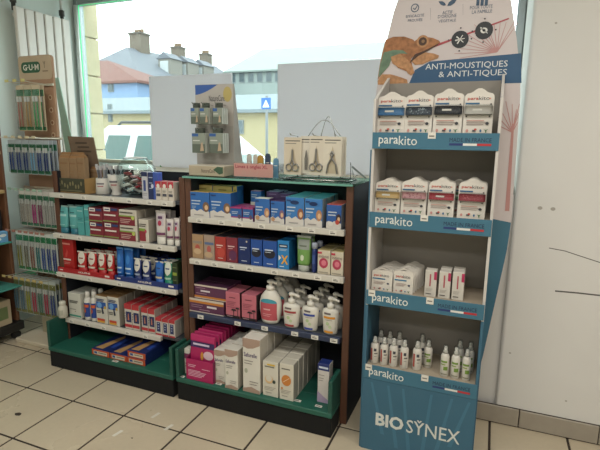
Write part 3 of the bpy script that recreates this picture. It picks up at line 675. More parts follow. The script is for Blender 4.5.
UG = 'under the glass top'
# ---- shelf 1: plasters and dressings
def plaster_ops(skin, blue, badge=False):
    wave = [(0, 0), (1, 0), (1, .22), (.85, .30), (.72, .24), (.55, .33), (.35, .24), (.18, .32), (0, .26)]
    ops = [('p', wave, '#cfcac4'), ('e', .82, .42, .17, .20, skin), ('e', .84, .40, .09, .10, '#d9b48c'), ('l', .08, .55, [.62, .50], '#b9c7d8', .045), ('l', .1, .32, [.41, .36], '#8fa9c8', .025), ('l', .06, .3, [.86], '#1d3a6e', .05), ('l', .2, .7, [.08], '#8d8a88', .03)]
    if badge: ops.insert(3, ('e', .5, .82, .24, .07, '#16305e'))
    return ops
BLUE = '#2f66ab'
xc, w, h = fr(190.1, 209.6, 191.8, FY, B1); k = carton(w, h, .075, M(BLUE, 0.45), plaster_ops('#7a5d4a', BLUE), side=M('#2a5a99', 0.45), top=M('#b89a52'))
row(k, xc, FY, B1, 1, 0, 'blue carton with grey pebble picture, leftmost', UG, 'box', 'dressing cartons')
xc2, w2, h2 = fr(209.8, 231, 192.6, FY, B1); k2 = carton(w2, h2, .075, M(BLUE, 0.45), plaster_ops('#7a5d4a', BLUE), side=M('#2a5a99', 0.45), top=M('#b89a52'))
row(k2, xc2, FY, B1, 1, 0, 'blue carton with grey pebble picture, second from left', UG, 'box', 'dressing cartons')
GOLD = M('#b79c60', 0.5)
for i, (a, b_, t, nm) in enumerate(((193, 212.6, 184.8, 'left'), (212.8, 232.5, 186, 'middle'), (233, 237.2, 186.3, 'narrow right'))):
    xc, w, h = fr(a, b_, t, .52, B1); k = carton(w, h, .08, M(BLUE, 0.45), [('r', 0, .74, 1, 1, GOLD), ('l', .3, .7, [.85], '#7d6530', .04)], top=GOLD)
    row(k, xc, .52, B1, 1, 0, f'gold-topped blue carton at the back, {nm} one', UG, 'box', 'gold-topped cartons')
MAG = M('#a23a72', 0.5)
for i, (a, b_, t, nm) in enumerate(((230.6, 241.8, 207.1, 'left'), (242.3, 253.2, 207.8, 'right'))):
    xc, w, h = fr(a, b_, t, FY, B1); k = carton(w, h, .05, M('#2c5c9e', 0.45), [('r', 0, 0, 1, .2, '#d2cfc8'), ('r', 0, .2, 1, .28, MAG), ('e', .8, .3, .15, .17, '#5a4660'), ('l', .12, .7, [.62, .5], '#b8c4d6', .05), ('r', 0, .9, 1, 1, MAG)], top=MAG, side=M('#8c3a6a'))
    row(k, xc, FY, B1, 3, .055, f'small blue carton with magenta top, {nm} row', UG, 'box', 'small magenta-topped cartons')
    if nm == 'right': hs, xs, ws = h, xc, w
k = carton(ws, .085, .05, M('#2f66ab', 0.45), [('r', 0, 0, 1, .22, '#d2cfc8'), ('e', .8, .4, .17, .2, '#3a3450'), ('l', .1, .65, [.7, .55], '#b8c4d6', .05)], top=MAG)
k.place((xs - .004, FY + .11, B1 + hs + .0012), 'single blue carton stacked on the magenta-topped cartons under the glass top', 'box')
PUR = M('#4a3260', 0.5)
for i, (a, b_, t, nm, sk) in enumerate(((254.6, 269.8, 198.4, 'left', '#b98a6a'), (270.3, 284.6, 201, 'right', '#7a5d78'))):
    xc, w, h = fr(a, b_, t, FY, B1); k = carton(w, h, .06, M(BLUE, 0.45), plaster_ops(sk, BLUE) + [('e', .2, .2, .14, .09, '#b58a68')], top=M('#d6d2ca') if i == 0 else PUR, side=PUR)
    row(k, xc, FY, B1, 1, 0, f'blue carton with bandaged knee picture, {nm} of the pair', UG, 'box', 'knee dressing cartons')
    k = carton(w * .84, h + .032, .06, PUR, [('l', .2, .8, [.9], '#7a6290', .03)], top=M('#5d3f78'))
    row(k, xc + (.03 if i == 0 else .008), FY + .075, B1, 2, .07, f'purple carton behind the knee dressings, {nm} row', UG, 'box', 'purple cartons', full=1)
LB = M('#4e93ab', 0.45)
for i, (a, b_, t, nm, sk) in enumerate(((285.4, 304.2, 197.3, 'left', '#8a5a48'), (304.5, 322.6, 198.8, 'right', '#b5835f'))):
    xc, w, h = fr(a, b_, t, FY, B1); k = carton(w, h, .07, M('#3a78b8', 0.45), plaster_ops(sk, BLUE, True), top=LB, side=M('#8d949c', 0.5))
    row(k, xc, FY, B1, 4, .075, f'large blue plaster carton with oval badge, {nm} row', UG, 'box', 'oval badge plaster cartons', jit=.006)
xc, w, h = fr(326.2, 341.6, 204.6, FY, B1); k = carton(w, h, .06, M('#2b5aa0', 0.45), plaster_ops('#3a2c30', BLUE)[:3] + [('e', .75, .28, .14, .1, '#b8483c'), ('e', .3, .2, .16, .1, '#d8d5cf'), ('l', .12, .7, [.66, .54], '#c0ccd8', .05)], top=M('#b5453c'), side=M('#9a9ca0'))
row(k, xc, FY, B1, 3, .065, 'blue plaster carton with red top, rightmost', UG, 'box', 'red-topped plaster cartons')

# ---- shelf 2
U2 = 'second shelf'
def cond(a, b_, t, col, ops, desc, n=3, side=None):
    xc, w, h = fr(a, b_, t, FY, B2); k = carton(w, h, .07, M(col, 0.4), ops, side=M(side or col, 0.4), top=M('#2a2a30', 0.5))
    row(k, xc, FY, B2, n, .074, desc, U2, 'box', 'slim cartons on the second shelf')
lg = lambda c: [('l', .15, .75, [.62], c, .045), ('l', .2, .6, [.55], c, .02), ('l', .3, .75, [.12], c, .025)]
cond(192, 203.2, 234, '#a98a68', [('e', .5, .45, .22, .13, '#b0564a'), ('r', .08, .62, .9, .72, '#8f8378'), ('e', .5, .3, .35, .12, '#c2a684')], 'tan carton with red heart, leftmost row')
cond(203.6, 214.4, 234.7, '#9f8b7c', [('r', .1, .6, .95, .70, '#5a6a8e'), ('e', .5, .42, .2, .14, '#b05a55'), ('e', .45, .2, .4, .12, '#b79c7e')], 'taupe carton with grey band, second row from left')
cond(214.6, 225.8, 236.5, '#a3352f', lg('#e0c8c0') + [('e', .6, .35, .35, .2, '#b8453a')], 'bright red slim carton, third row from left')
cond(226, 237.5, 237.4, '#7c2a38', lg('#d8b8b8') + [('e', .6, .3, .35, .2, '#5c2a50')], 'wine red slim carton, fourth row from left')
cond(237.8, 250, 238.2, '#15295e', lg('#c4cde0') + [('e', .75, .88, .07, .035, '#c2b8a8')], 'plain navy slim carton, fifth row from left')
cond(250.4, 262.2, 239.4, '#1f4a94', [('e', .5, .5, .42, .17, '#1b1d2c')] + lg('#ccd6e6'), 'blue carton with dark shield, left of two rows')
cond(262.6, 276.8, 240.6, '#214f9a', [('e', .5, .5, .42, .17, '#1b1d2c')] + lg('#ccd6e6'), 'blue carton with dark shield, right of two rows')
xc, w, h = fr(277.3, 289.2, 241, FY, B2)
k = carton(w, h, .085, M('#2a7fbe', 0.4), [('r', .12, .76, .88, .88, '#16233c'), ('l', .2, .8, [.8], '#c8d2dc', .04), ('l', .15, .85, [.70, .66], '#a8c4dc', .02), ('t', 'X', .32, .18, .95, .5, '#e0a437', .03), ('p', [(.12, .3), (.34, .4), (.12, .5)], '#e8e4d8'), ('l', .2, .6, [.08], '#d8e0e6', .03)], side=M('#1f6296', 0.4))
row(k, xc, FY, B2, 2, .09, 'bright blue carton with orange letter X', U2, 'box', 'letter X cartons')
xc, w, h = fr(296.2, 310.6, 236, FY + .01, B2)
k = tube_kit(w, h, .035, M('#6f9a52', 0.35), M('#9fa39a', 0.4), [('r', .06, .62, .94, .9, '#8f9690'), ('r', .2, .7, .75, .74, '#5f6a5a'), ('e', .32, .3, .6, .48, '#c8d2b8')], crimp='#9aa09a')
row(k, xc, FY, B2, 2, .06, 'green and grey gel tube standing on its cap', U2, 'tube', 'green gel tubes')
xc, w, h = fr(310.6, 316.4, 243, FY, B2)
hd = MB().lathe([(.017, h * .80), (.017, h * .97), (.012, h)], M('#9aa2b4', 0.4), 12, 0, .02)
k = bottle_kit(w * .9, h, .04, M('#22336e', 0.35), [(.9, .9, 0), (1, 1, .04), (1, 1, .7), (.8, .8, .8)], hd, [('r', .2, .3, .8, .6, '#3c5390')], 'lotion_bottle', 'cap')
row(k, xc, FY, B2, 4, .055, 'slim navy bottle with grey cap', U2, 'bottle', 'slim navy bottles', dx=.012)
for i, (a, b_, t, nm, txt) in enumerate(((317.4, 330.4, 250, 'left', 'intime'), (330.8, 343.6, 251.6, 'right', 'intime'))):
    xc, w, h = fr(a, b_, t, FY, B2)
    k = carton(w, h, .06, M('#d2c8b4', 0.5), [('e', .48, .46, .36, .21, '#b03a56'), ('e', .5, .47, .2, .12, '#d77a8a'), ('p', [(.3, .35), (.5, .22), (.5, .36)], '#b03a56'), ('r', .02, .84, .34, .92, '#b8324a'), ('l', .1, .85, [.07], '#8c8478', .03), ('t', txt, .1, .68, .9, .8, '#6a4a50', .0)], top=M('#a89a6c'))
    row(k, xc, FY, B2, 3, .064, f'cream carton with pink round emblem, {nm} row', U2, 'box', 'pink emblem cartons')

# ---- shelf 3
U3 = 'navy-railed shelf'
PV = '#5b2f4e'
xc, w, h = fr(189.6, 224, 300, FY, B3)
ops = [('r', 0, .84, 1, 1, '#c9bcae'), ('r', 0, .68, 1, .84, '#c07a34'), ('r', .52, .42, .8, .56, '#d8cfd4'), ('l', .06, .4, [.5, .36], '#9c7c90', .05), ('r', 0, 0, 1, .08, '#c9bcae'), ('l', .3, .6, [.2], '#a98a9c', .05)]
k = carton(w, h, .09, M(PV, 0.45), ops, top=M('#4a2a42', 0.5))
row(k, xc, FY, B3, 2, .093, 'wide purple carton with orange stripe, lower layer', U3, 'box', 'wide purple cartons')
ops2 = [('r', 0, .88, 1, 1, '#c9bcae'), ('r', 0, .06, 1, .2, '#c07a34'), ('r', 0, 0, 1, .06, '#c9bcae'), ('r', .22, .5, .5, .62, '#d8cfd4'), ('l', .08, .4, [.34, .74], '#9c7c90', .05)]
k = carton(w * .97, h, .09, M(PV, 0.45), ops2, top=M('#4a2a42', 0.5))
row(k, xc + .022, FY + .012, B3 + h + .0012, 2, .09, 'wide purple carton with orange stripe, upper layer', U3, 'box', 'wide purple cartons')
for i, (a, b_, t, nm) in enumerate(((225.4, 240, 292.4, 'left'), (241.4, 256.4, 295, 'right'))):
    xc, w, h = fr(a, b_, t, FY, B3)
    mush = [('r', .55, .12, .6, .3, '#2c2024'), ('p', [(.36, .3), (.8, .3), (.68, .37), (.48, .37)], '#2c2024'), ('r', .84, .12, .88, .38, '#2c2024'), ('p', [(.7, .38), (1, .38), (.95, .45), (.78, .45)], '#2c2024')]
    k = carton(w, h, .075, M('#bd6a78', 0.5), [('r', 0, 0, 1, .11, '#241c20'), ('l', .1, .5, [.05], '#b08a92', .025), ('l', .25, .7, [.78], '#6a3040', .03), ('l', .1, .75, [.62, .56, .5, .42], '#8c4656', .018)] + mush, side=M('#2a2024', 0.5), top=M('#b86a78'))
    row(k, xc, FY, B3, 2, .079, f'pink carton with black mushroom print, {nm} row', U3, 'box', 'pink mushroom cartons')
CREAMW = M('#d9d5cb', 0.35)
def pump(a, b_, yt, ops, broad, y):
    pa, pb = ony(a, yt + 18, y + .035).x, ony(b_, yt + 18, y + .035).x; w = pb - pa - .003; H = ony((a + b_) / 2, yt, y + .03).z - B3
    if broad: prof = [(.5, .6, 0), (.74, .9, .015), (.84, 1, .08), (1, 1, .30), (1, 1, .48), (.86, .9, .62), (.55, .7, .73), (.30, .45, .79)]; top = .79
    else: prof = [(.62, .6, 0), (.78, .9, .015), (.84, 1, .06), (.98, 1, .46), (1, 1, .58), (.9, .9, .655), (.5, .7, .69), (.38, .5, .70)]; top = .70
    d = min(w * .62, .09)
    return bottle_kit(w, H, d, CREAMW, prof, pump_head(top * H - .004, H, d, .024 if broad else .02, CREAMW, .05 if broad else .055), ops), (pa + pb) / 2
k, xc = pump(259.4, 281.2, 280.5, [('r', .12, .10, .88, .50, '#b9525c'), ('a', .12, .50, .88, .60, '#3d8ea0'), ('r', .3, .34, .62, .37, '#dcb0b0'), ('r', .25, .24, .68, .25, '#dcb0b0'), ('r', .25, .20, .6, .21, '#dcb0b0')], True, .42)
row(k, xc, .42, B3, 4, .088, 'large white pump bottle with pink label and teal arc', U3, 'bottle', 'large pump bottles', dx=.008, full=3)
for a, b_, t, c, nm, n in ((283.4, 300.6, 292.4, '#a03a3c', 'red', 3), (302.4, 319.4, 295, '#34459a', 'blue', 4), (322.4, 339.6, 296.6, '#d9922c', 'orange', 2)):
    k, xc = pump(a, b_, t, [('r', .16, .44, .84, .50, c), ('r', .2, .55, .6, .60, '#6a5f60'), ('e', .32, .26, .52, .36, '#b4c69a'), ('e', .48, .18, .66, .27, '#bccba4'), ('r', .22, .06, .74, .115, c), ('r', .3, .40, .7, .415, '#9a948c')], False, .42)
    row(k, xc, .42, B3, n, .08, f'white pump bottle with {nm} band', U3, 'bottle', 'banded pump bottles', dx=.004, full=4)

# ---- green tray
TF = 0.292; UT = 'right green tray'
def tfr(a, b_, yt, y=TF): return fr(a, b_, yt, y, TR)
xc, w, h = tfr(182, 188.6, 348.6, .33)
k = carton(w, h, .05, M(W_, 0.5), [('r', .1, .62, .9, .82, '#7a3a5c'), ('l', .2, .8, [.4, .3], '#8a8680', .04)])
row(k, xc + .012, .33, TR, 1, 0, 'narrow white carton at the left end', UT, 'box', None)
xa, xb = ony(186.6, 375, .285).x, ony(213, 375, .285).x; w = xb - xa; zf = .20 * 0 + (ony(200, 361, .285).z - TR)
PK = M('#a8205a', 0.5); PKD = M('#7c1c4c', 0.5)
tr_ = tag(empty('packet_tray', ((xa + xb) / 2, .283, TR)), 'magenta cardboard tray holding the packets in the right green tray', 'display tray')
MB().cbox(-w / 2, w / 2, 0, .004, 0.004, zf, PK, .001).obj('front_panel', tr_)
MB().box(-w / 2, w / 2, 0, .40, 0, .004, PK).obj('tray_bottom', tr_)
for s_ in (-1, 1): MB().prism([(0.004, .004), (.40, .004), (.40, .24), (.28, .24), (0.004, zf)], s_ * w / 2 - (.003 if s_ > 0 else 0), s_ * w / 2 + (.003 if s_ < 0 else 0), PKD, 'x').obj('tray_side', tr_)
pm = MB()
for j, (v, u1) in enumerate(((.72, .35), (.64, .3), (.46, .55), (.40, .8), (.33, .75), (.26, .7), (.19, .6))): pm.rect(-w * .42, v * zf, -w * .42 + w * .84 * u1, (v + .03) * zf, -.0008, '#dcb0c4')
pm.rect(w * .1, .6 * zf, w * .4, .63 * zf, -.0008, '#dcb0c4'); pm.obj('front_print', tr_)
ph = ony(200, 338, .31).z - TR
pkm = MB().cbox(-w * .46, w * .46, 0, .018, 0, ph, PK, .004)
pkp = prints([('r', .02, .70, .98, .84, '#3c2358'), ('l', .12, .78, [.755], '#cdbfd8', .045), ('r', .02, .86, .98, .99, '#b52a66'), ('e', .75, .55, .2, .1, '#d8b8c4'), ('e', .5, .52, .06, .1, '#c98a3a')], w * .92, ph)
k = Kit('packet', pkm.mesh('packet'), pkp)
for j in range(9):
    k.place(((xa + xb) / 2, .308 + j * .04, TR + .004 + .006), f'magenta packet with violet band, {ORD[j]} from the front in the magenta tray', 'packet', 'magenta packets', rx=-.08, full=j < 3)
TAN = '#a88f80'
saf = lambda big: [('p', [(0, .84), (0, 1), (1, 1), (1, .90), (.6, .83), (.3, .81)], TAN), ('t', 'Saforelle', .08, .66, .82, .74, '#4a3a6a', .01), ('l', .1, .6, [.58, .53], '#8a827c', .015), ('e', .2, .4, .09, .045, '#a8aa98'), ('l', .4, .9, [.2, .15], '#8a827c', .014), ('p', [(0, 0), (1, 0), (1, .06), (.5, .11), (0, .06)], TAN)]
xc, w, h = tfr(214.2, 223.2, 350.5, .31)
k = carton(w * 1.25, h, .07, M(W_, 0.5), saf(0), side=M('#cfc9bf')); row(k, xc + w * .05, .315, TR, 4, .075, 'white and tan carton beside the magenta tray', UT, 'box', 'white and tan cartons', full=1)
xc, w, h = tfr(224.6, 237.8, 350, .285)
k = carton(w, h, .08, M(W_, 0.5), saf(0), side=M('#c2bbae')); row(k, xc, .285, TR, 5, .084, 'medium white and tan carton with violet lettering', UT, 'box', 'white and tan cartons')
xc, w, h = tfr(242.4, 260.2, 339, .295)
k = carton(w, h, .095, M(W_, 0.5), saf(1), side=M('#c2bbae')); row(k, xc, .295, TR, 4, .099, 'tall white and tan carton, the tallest', UT, 'box', 'white and tan cartons')
lac = lambda c: [('l', .15, .75, [.84], '#6a665e', .03), ('l', .12, .85, [.26, .22, .18], '#9a948a', .014), ('l', .2, .6, [.10], '#9a948a', .02)]
xc, w, h = tfr(262.4, 278.4, 362, .30)
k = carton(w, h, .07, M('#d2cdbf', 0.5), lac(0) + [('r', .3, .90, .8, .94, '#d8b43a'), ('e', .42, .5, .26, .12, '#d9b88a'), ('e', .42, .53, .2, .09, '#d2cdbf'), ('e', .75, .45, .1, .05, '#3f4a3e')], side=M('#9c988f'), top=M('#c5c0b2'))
row(k, xc, .30, TR, 6, .0735, 'white carton with a yellow crescent and drop', UT, 'box', 'crescent cartons')
xc, w, h = tfr(279.2, 293.8, 364, .30)
k = carton(w, h, .07, M('#d2cdbf', 0.5), lac(0) + [('e', .5, .55, .34, .15, '#c9803e'), ('p', [(.25, .48), (.72, .62), (.74, .64), (.27, .5)], '#e8d8b8'), ('e', .2, .32, .07, .03, '#c9803e')], side=M('#9c988f'), top=M('#c5c0b2'))
row(k, xc, .30, TR, 6, .0735, 'white carton with an orange disc', UT, 'box', 'orange disc cartons')
xc, w, h = tfr(317.5, 329.5, 364, .36)
k = carton(w, h, .065, M('#cfc9c4', 0.5), [('r', 0, .83, 1, 1, '#1f2f6e'), ('l', .1, .9, [.88], '#c8d0e0', .05), ('l', .1, .6, [.7, .62, .56], '#8a827c', .015), ('p', [(0, 0), (1, .0), (1, .08), (0, .28)], '#a898b4')], top=M('#1f2f6e'), side=M('#b8b2ae'))
row(k, xc, .36, TR, 1, 0, 'white carton with navy top standing alone at the right end', UT, 'box', None)
for px, py in ((181, 377), (218, 384.5), (228, 387), (250, 391.5), (266, 394), (283, 398), (297, 401.5), (318, 407)):
    c = onz(px, py, TR + .0006)
    o = u2p('price_tag', MB().box(c.x - .02, c.x + .02, max(c.y, .272) - .0, max(c.y, .272) + .02, TR, TR + .001, TAG).box(c.x - .013, c.x + .01, max(c.y, .272) + .005, max(c.y, .272) + .013, TR + .001, TR + .0013, '#6a6660'))
# ================================================================ on the glass top
GT = 1.39
nc = tag(empty('refill_stand', (1.10, .56, GT)), 'grey card counter stand with two rows of hanging refill boxes', 'display stand')
xa, xb = ony(195.4, 100, .60).x, ony(233.4, 100, .60).x; zt = ony(214, 84.3, .60).z; zb = ony(214, 101, .60).z
def np_(nm, mb, parent=None, smooth=False): return loc(mb, nc).obj(nm, parent or nc, smooth)
GREYC = M('#a8a49f', 0.6, 0, 0.04, 8)
bk = np_('back_card', MB().prism([(.60, GT), (.72, GT), (.612, zt), (.60, zt)], xa, xb, GREYC, 'x'))
hp = MB().rect(xa + .002, zb - .15, xb - .002, zt - .002, .5992, M('#b5b0aa', 0.6)); hp.poly([(xa + .002, zt - .002), (xa + .002, zt - .06)] + [(xa + .002 + (.16) * k / 8, zt - .06 + .058 * (k / 8) ** 1.6) for k in range(1, 9)], .5986, M('#3a5fa8'))
hp.ell(xb - .04, zt - .06, .03, .045, .5986, M('#b9a868')); np_('header_print', hp, bk)
np_('lettering', MB().text('NatureCare', xa + .10, xb - .06, zb - .002, zb + .034, .598, '#3c3a40'), bk)
ba, bb_ = ony(188.8, 172, .45).x, ony(223.6, 172, .45).x; bz1 = GT + .062
bx = np_('base_box', MB().cbox(ba, bb_, .45, .595, GT, bz1, M('#b3a58f', 0.6), .003, top=M('#c9c2b2')).prism([(.596, GT), (.70, GT), (.60, bz1 + .02)], ba, bb_ + .05, GREYC, 'x'))
np_('lettering', MB().text('NatureCare', ba + .09, bb_ - .06, GT + .02, GT + .043, .449, '#5a5048'), bx)
np_('leaf_print', MB().poly([(bb_ - .07, GT + .04), (bb_ - .03, GT + .012), (bb_ - .004, GT + .02), (bb_ - .004, GT + .055), (bb_ - .04, GT + .058)], .4486, M('#3f5a44')), bx)
def hang_kit(w, h, d):
    mb = MB().cbox(-w / 2, w / 2, 0, d, -h, 0, M('#8d958a', 0.5), .002, side=M('#c4c8c2'))
    tab = MB().box(-w * .3, w * .3, d * .45, d * .5, 0, .03, M('#4a5048'))
    pr = MB().rect(-w / 2 + .002, -h + .002, w / 2 - .002, -h * .55, -.0006, '#5f685e').rect(-w / 2 + .002, -.02, -w * .0, -.003, -.0012, '#3a5f9c').poly([(w * .12, -h * .9), (w * .4, -h * .88), (w * .3, -h * .45), (w * .2, -h * .5)], -.0012, '#b8a088').rect(-w * .4, -h * .4, w * .1, -h * .35, -.0012, '#d0d2cc')
    return Kit('refill_box', mb.mesh('refill_box'), [('hang_tab', tab.mesh('hang_tab'), []), ('front_print', pr.mesh('front_print'), [])])
for rn, yt, yb, cols in (('upper', 107.8, 124, ((190.3, 199), (199.4, 208.8), (212.5, 222))), ('lower', 133, 153, ((191.6, 205.4), (209, 223)))):
    for i, (a, b_) in enumerate(cols):
        yy = .50 if not (rn == 'upper' and i == 0) else .53
        p, q = ony(a, yt, yy), ony(b_, yb, yy); w = q.x - p.x; h = p.z - ony((a + b_) / 2, yb, yy).z; k = hang_kit(w, h, .022)
        for j in range(3 if i else 2):
            k.place(((p.x + q.x) / 2, yy + .024 * j, p.z), f'grey-green refill box, {ORD[i]} on the {rn} hooks, {ORD[j]} from front, counter stand', 'box', 'hanging refill boxes', full=j < 2)
        np_('hook', MB().tube([((p.x + q.x) / 2, .60, p.z + .02), ((p.x + q.x) / 2, yy - .01, p.z + .02), ((p.x + q.x) / 2, yy - .025, p.z + .03)], .003, CHROME, 6))

# nail file holder with printed front
a, b_ = ony(233.4, 170, .47).x, ony(273.6, 170, .47).x; zt = ony(253, 163, .47).z
fh = tag(empty('nail_file_holder', ((a + b_) / 2, .47, GT)), 'clear acrylic holder with a pink printed front on the glass top', 'holder'); w = b_ - a; h = zt - GT
MB().cbox(-w / 2, w / 2, 0, .003, .002, h, CLEAR, .001).obj('front_pane', fh)
MB().box(-w / 2, w / 2 + .03, 0, .10, 0, .002, CLEAR).obj('bottom', fh)
MB().box(-w / 2, w / 2 + .03, .097, .10, .002, h * .95, CLEAR).obj('back_pane', fh)
MB().box(w / 2 + .027, w / 2 + .03, .0, .097, .002, h * .9, CLEAR).obj('side_pane', fh)
MB().box(-w / 2, -w / 2 + .003, .003, .097, .002, h * .9, CLEAR).obj('side_pane', fh)
pp = MB().box(-w / 2 + .004, w / 2 - .004, -.002, -.0004, .006, h - .004, M('#e2b4ac', amt=.4, kind='translucent')).obj('printed_card', fh)
MB().text('Limes à ongles XL', -w * .44, w * .36, h * .56, h * .86, -.0026, '#a8264e', .012).obj('lettering', pp)
sw = MB()
for k in range(7): sw.poly([(-w * .28 + w * .06 * k, h * .2), (-w * .27 + w * .06 * k, h * .2), (-w * .23 + w * .06 * k, h * .5 - .01 * (k % 3)), (-w * .24 + w * .06 * k, h * .5 - .01 * (k % 3))], -.0026, '#dcc0b4')
sw.obj('script_print', pp)
for i, (pa, pb, yt, col, nm) in enumerate(((247, 251.6, 153.5, '#b5b2ac', 'pale grey'), (253.4, 257.4, 154.2, '#c2bdb2', 'cream'), (257.6, 263.6, 155, '#b38a3e', 'gold'), (265.2, 270.6, 153.4, '#2e3f56', 'dark blue'), (273.4, 278.6, 158, '#5d8aa8', 'light blue'))):
    yy = .505 + .006 * (i % 2); p, q = ony(pa, yt + 4, yy), ony(pb, yt + 4, yy); hh = ony((pa + pb) / 2, yt, yy).z - GT - .003; ww = q.x - p.x
    o = MB().prism([(-ww / 2, 0), (ww / 2, 0), (ww / 2, hh * .85), (ww * .36, hh * .97), (0, hh), (-ww * .36, hh * .97), (-ww / 2, hh * .85)], -.003, .003, M(col, 0.6)).obj('nail_file', loc=((p.x + q.x) / 2, yy, GT + .003))
    tag(o, f'{nm} nail file standing in the clear acrylic holder', 'nail file', 'nail files'); MB().rect(-ww * .3, hh * .6, ww * .3, hh * .63, -.0036, '#e0ddd6').obj('file_print', o)

# scissors on cards, wire stand
sc0, sc1 = ony(284, 160, .50).x, ony(344, 160, .50).x
st = tag(empty('wire_stand', ((sc0 + sc1) / 2, .53, GT)), 'chrome wire counter stand carrying the carded scissors', 'display stand')
def sp_(nm, mb): return loc(mb, st).obj(nm, st, True)
sp_('base_frame', MB().tube([(sc0, .49, GT + .004), (sc1 + .03, .49, GT + .004), (sc1 + .03, .66, GT + .004), (sc0, .66, GT + .004), (sc0, .49, GT + .004)], .004, CHROME, 8))
for f in (.12, .5, .86):
    xx = sc0 + (sc1 - sc0) * f; sp_('upright', MB().tube([(xx, .60, GT + .004), (xx, .60, GT + .24), (xx, .50, GT + .246), (xx, .482, GT + .256)], .003, CHROME, 6))
for f0, f1, hh in ((.30, .85, .33), (.52, .76, .35)):
    sp_('wire_loop', MB().tube([(sc0 + (sc1 - sc0) * (f0 + (f1 - f0) * t / 10), .60, GT + .24 + (hh - .24) * math.sin(math.pi * t / 10)) for t in range(11)], .0025, CHROME, 6))
sp_('wire_loop', MB().tube([(sc1 + .01, .60, GT + .004), (sc1 + .008, .60, GT + .10), (sc1 + .03, .60, GT + .02), (sc1 + .05, .60, GT + .03)], .003, CHROME, 6))
def tool_kit(w, h, kind, backc):
    card = MB().prism(rr(-w / 2, -h, w / 2, 0, .006, 2), 0, .003, M(backc, 0.6))
    pr = MB().rect(-w * .42, -.022, w * .42, -.016, -.0006, '#6a665e').rect(-w * .42, -.036, w * .2, -.031, -.0006, '#8a867c')
    if kind != 'plain': pr.poly([(0, -.05), (w * .36, -h * .93), (-w * .36, -h * .93)], -.0006, M('#c2b49a', 0.6))
    STEEL = M('#8b8986', 0.35, 0.6); t = MB(); s = h
    if kind == 'scissors':
        t.prism([(-.004, -s * .32), (.004, -s * .32), (.007, -s * .62), (-.007, -s * .62)], -.008, -.004, STEEL)
        for sg_ in (-1, 1):
            t.tube([(0, -.006, -s * .58), (sg_ * .012, -.006, -s * .72)], .004, STEEL, 6)
            t.tube([(sg_ * .020 + .017 * math.cos(2 * math.pi * q / 12), -.006, -s * .80 + .019 * math.sin(2 * math.pi * q / 12)) for q in range(13)], .004, STEEL, 6)
    elif kind == 'nippers':
        for sg_ in (-1, 1): t.tube([(0, -.006, -s * .36), (sg_ * .008, -.006, -s * .44), (-sg_ * .002, -.006, -s * .52), (sg_ * .022, -.006, -s * .7), (sg_ * .030, -.006, -s * .93)], [.003, .006, .006, .005, .004], STEEL, 6)
    else:
        for sg_ in (-1, 1): t.tube([(0, -.006, -s * .38), (sg_ * .006, -.006, -s * .6), (sg_ * .004, -.006, -s * .9)], [.002, .004, .004], STEEL, 6)
    return Kit('tool_card', card.mesh('tool_card'), [('front_print', pr.mesh('front_print'), []), ({'scissors': 'scissors', 'nippers': 'nippers'}.get(kind, 'tweezers'), t.mesh('tool'), [])])
for i, (pa, pb, yt, yb, kind, bc_, lab, yy) in enumerate(((284, 301.6, 137.4, 174.6, 'scissors', '#d0c4b0', 'carded nail scissors hanging leftmost on the wire stand', .505), (300.5, 313, 136, 173.5, 'plain', '#d6cfc2', 'carded tweezers half hidden between two scissor cards', .515), (309.5, 323.6, 136, 175, 'scissors', '#d8cfbf', 'carded nail scissors hanging in the middle of the wire stand', .505), (323.4, 342, 136.6, 176.4, 'nippers', '#dad2c2', 'carded cuticle nippers hanging rightmost on the wire stand', .50))):
    p, q = ony(pa, yt + 10, yy), ony(pb, yt + 10, yy); zt = ony((pa + pb) / 2, yt, yy).z; zb = max(GT + .012, ony((pa + pb) / 2, yb, yy).z)
    k = tool_kit(q.x - p.x, zt - zb, kind, bc_); k.place(((p.x + q.x) / 2, yy, zt), lab, 'tool card', 'carded tools', full=True)
    for j in range(1, 3 if kind != 'plain' else 1): k.place(((p.x + q.x) / 2 + .006 * j, yy + .02 * j, zt), lab.replace('carded', f'card {ORD[j]} behind the front').replace('hanging ', ''), 'tool card', 'carded tools', full=False)
a, b_ = ony(353.5, 162.5, .66), ony(363.5, 172.5, .66)
o = MB().prism([(-.055, .05), (-.047, .058), (.04, -.03 + .02), (.033, -.036 + .02)], -.003, .003, M('#8f9494', 0.3, 0.7)).obj('steel_file'); o.location = Vector(((a.x + b_.x) / 2, .705, GT + .017)) * U
tag(o, 'small steel file propped at the right end of the glass top', 'nail file')

# ================================================================ left unit, top shelf
FA = .45
ca, cb = ony(57, 185, FA).x, ony(84, 185, FA).x; cw = cb - ca; ch = ony(70, 178.4, FA).z - A1
cr = tag(empty('kraft_crate', ((ca + cb) / 2, FA, A1)), 'dark green and brown printed cardboard crate holding kraft packets', 'crate')
CRM = M('#3f4030', 0.8, 0, 0.25, 30); CRS = M('#9a7a4a', 0.8, 0, 0.15, 30)
MB().box(-cw / 2, cw / 2 + .03, 0, .17, 0, .005, CRS).obj('bottom', cr)
f_ = MB().cbox(-cw / 2, cw / 2, 0, .006, .005, ch, CRM, .001).obj('front_panel', cr)
sc_ = MB()
for k in range(9): sc_.ell(-cw * .4 + cw * .1 * k, ch * (.55 + .14 * math.sin(k * 1.7)), cw * .03, ch * .16, -.0006, '#7d7450', 8)
sc_.rect(-cw * .42, ch * .12, cw * .42, ch * .2, -.0006, '#6a6344'); sc_.obj('script_print', f_)
MB().cbox(-cw / 2, -cw / 2 + .006, .006, .17, .005, ch, CRM, .001).obj('side_panel', cr)
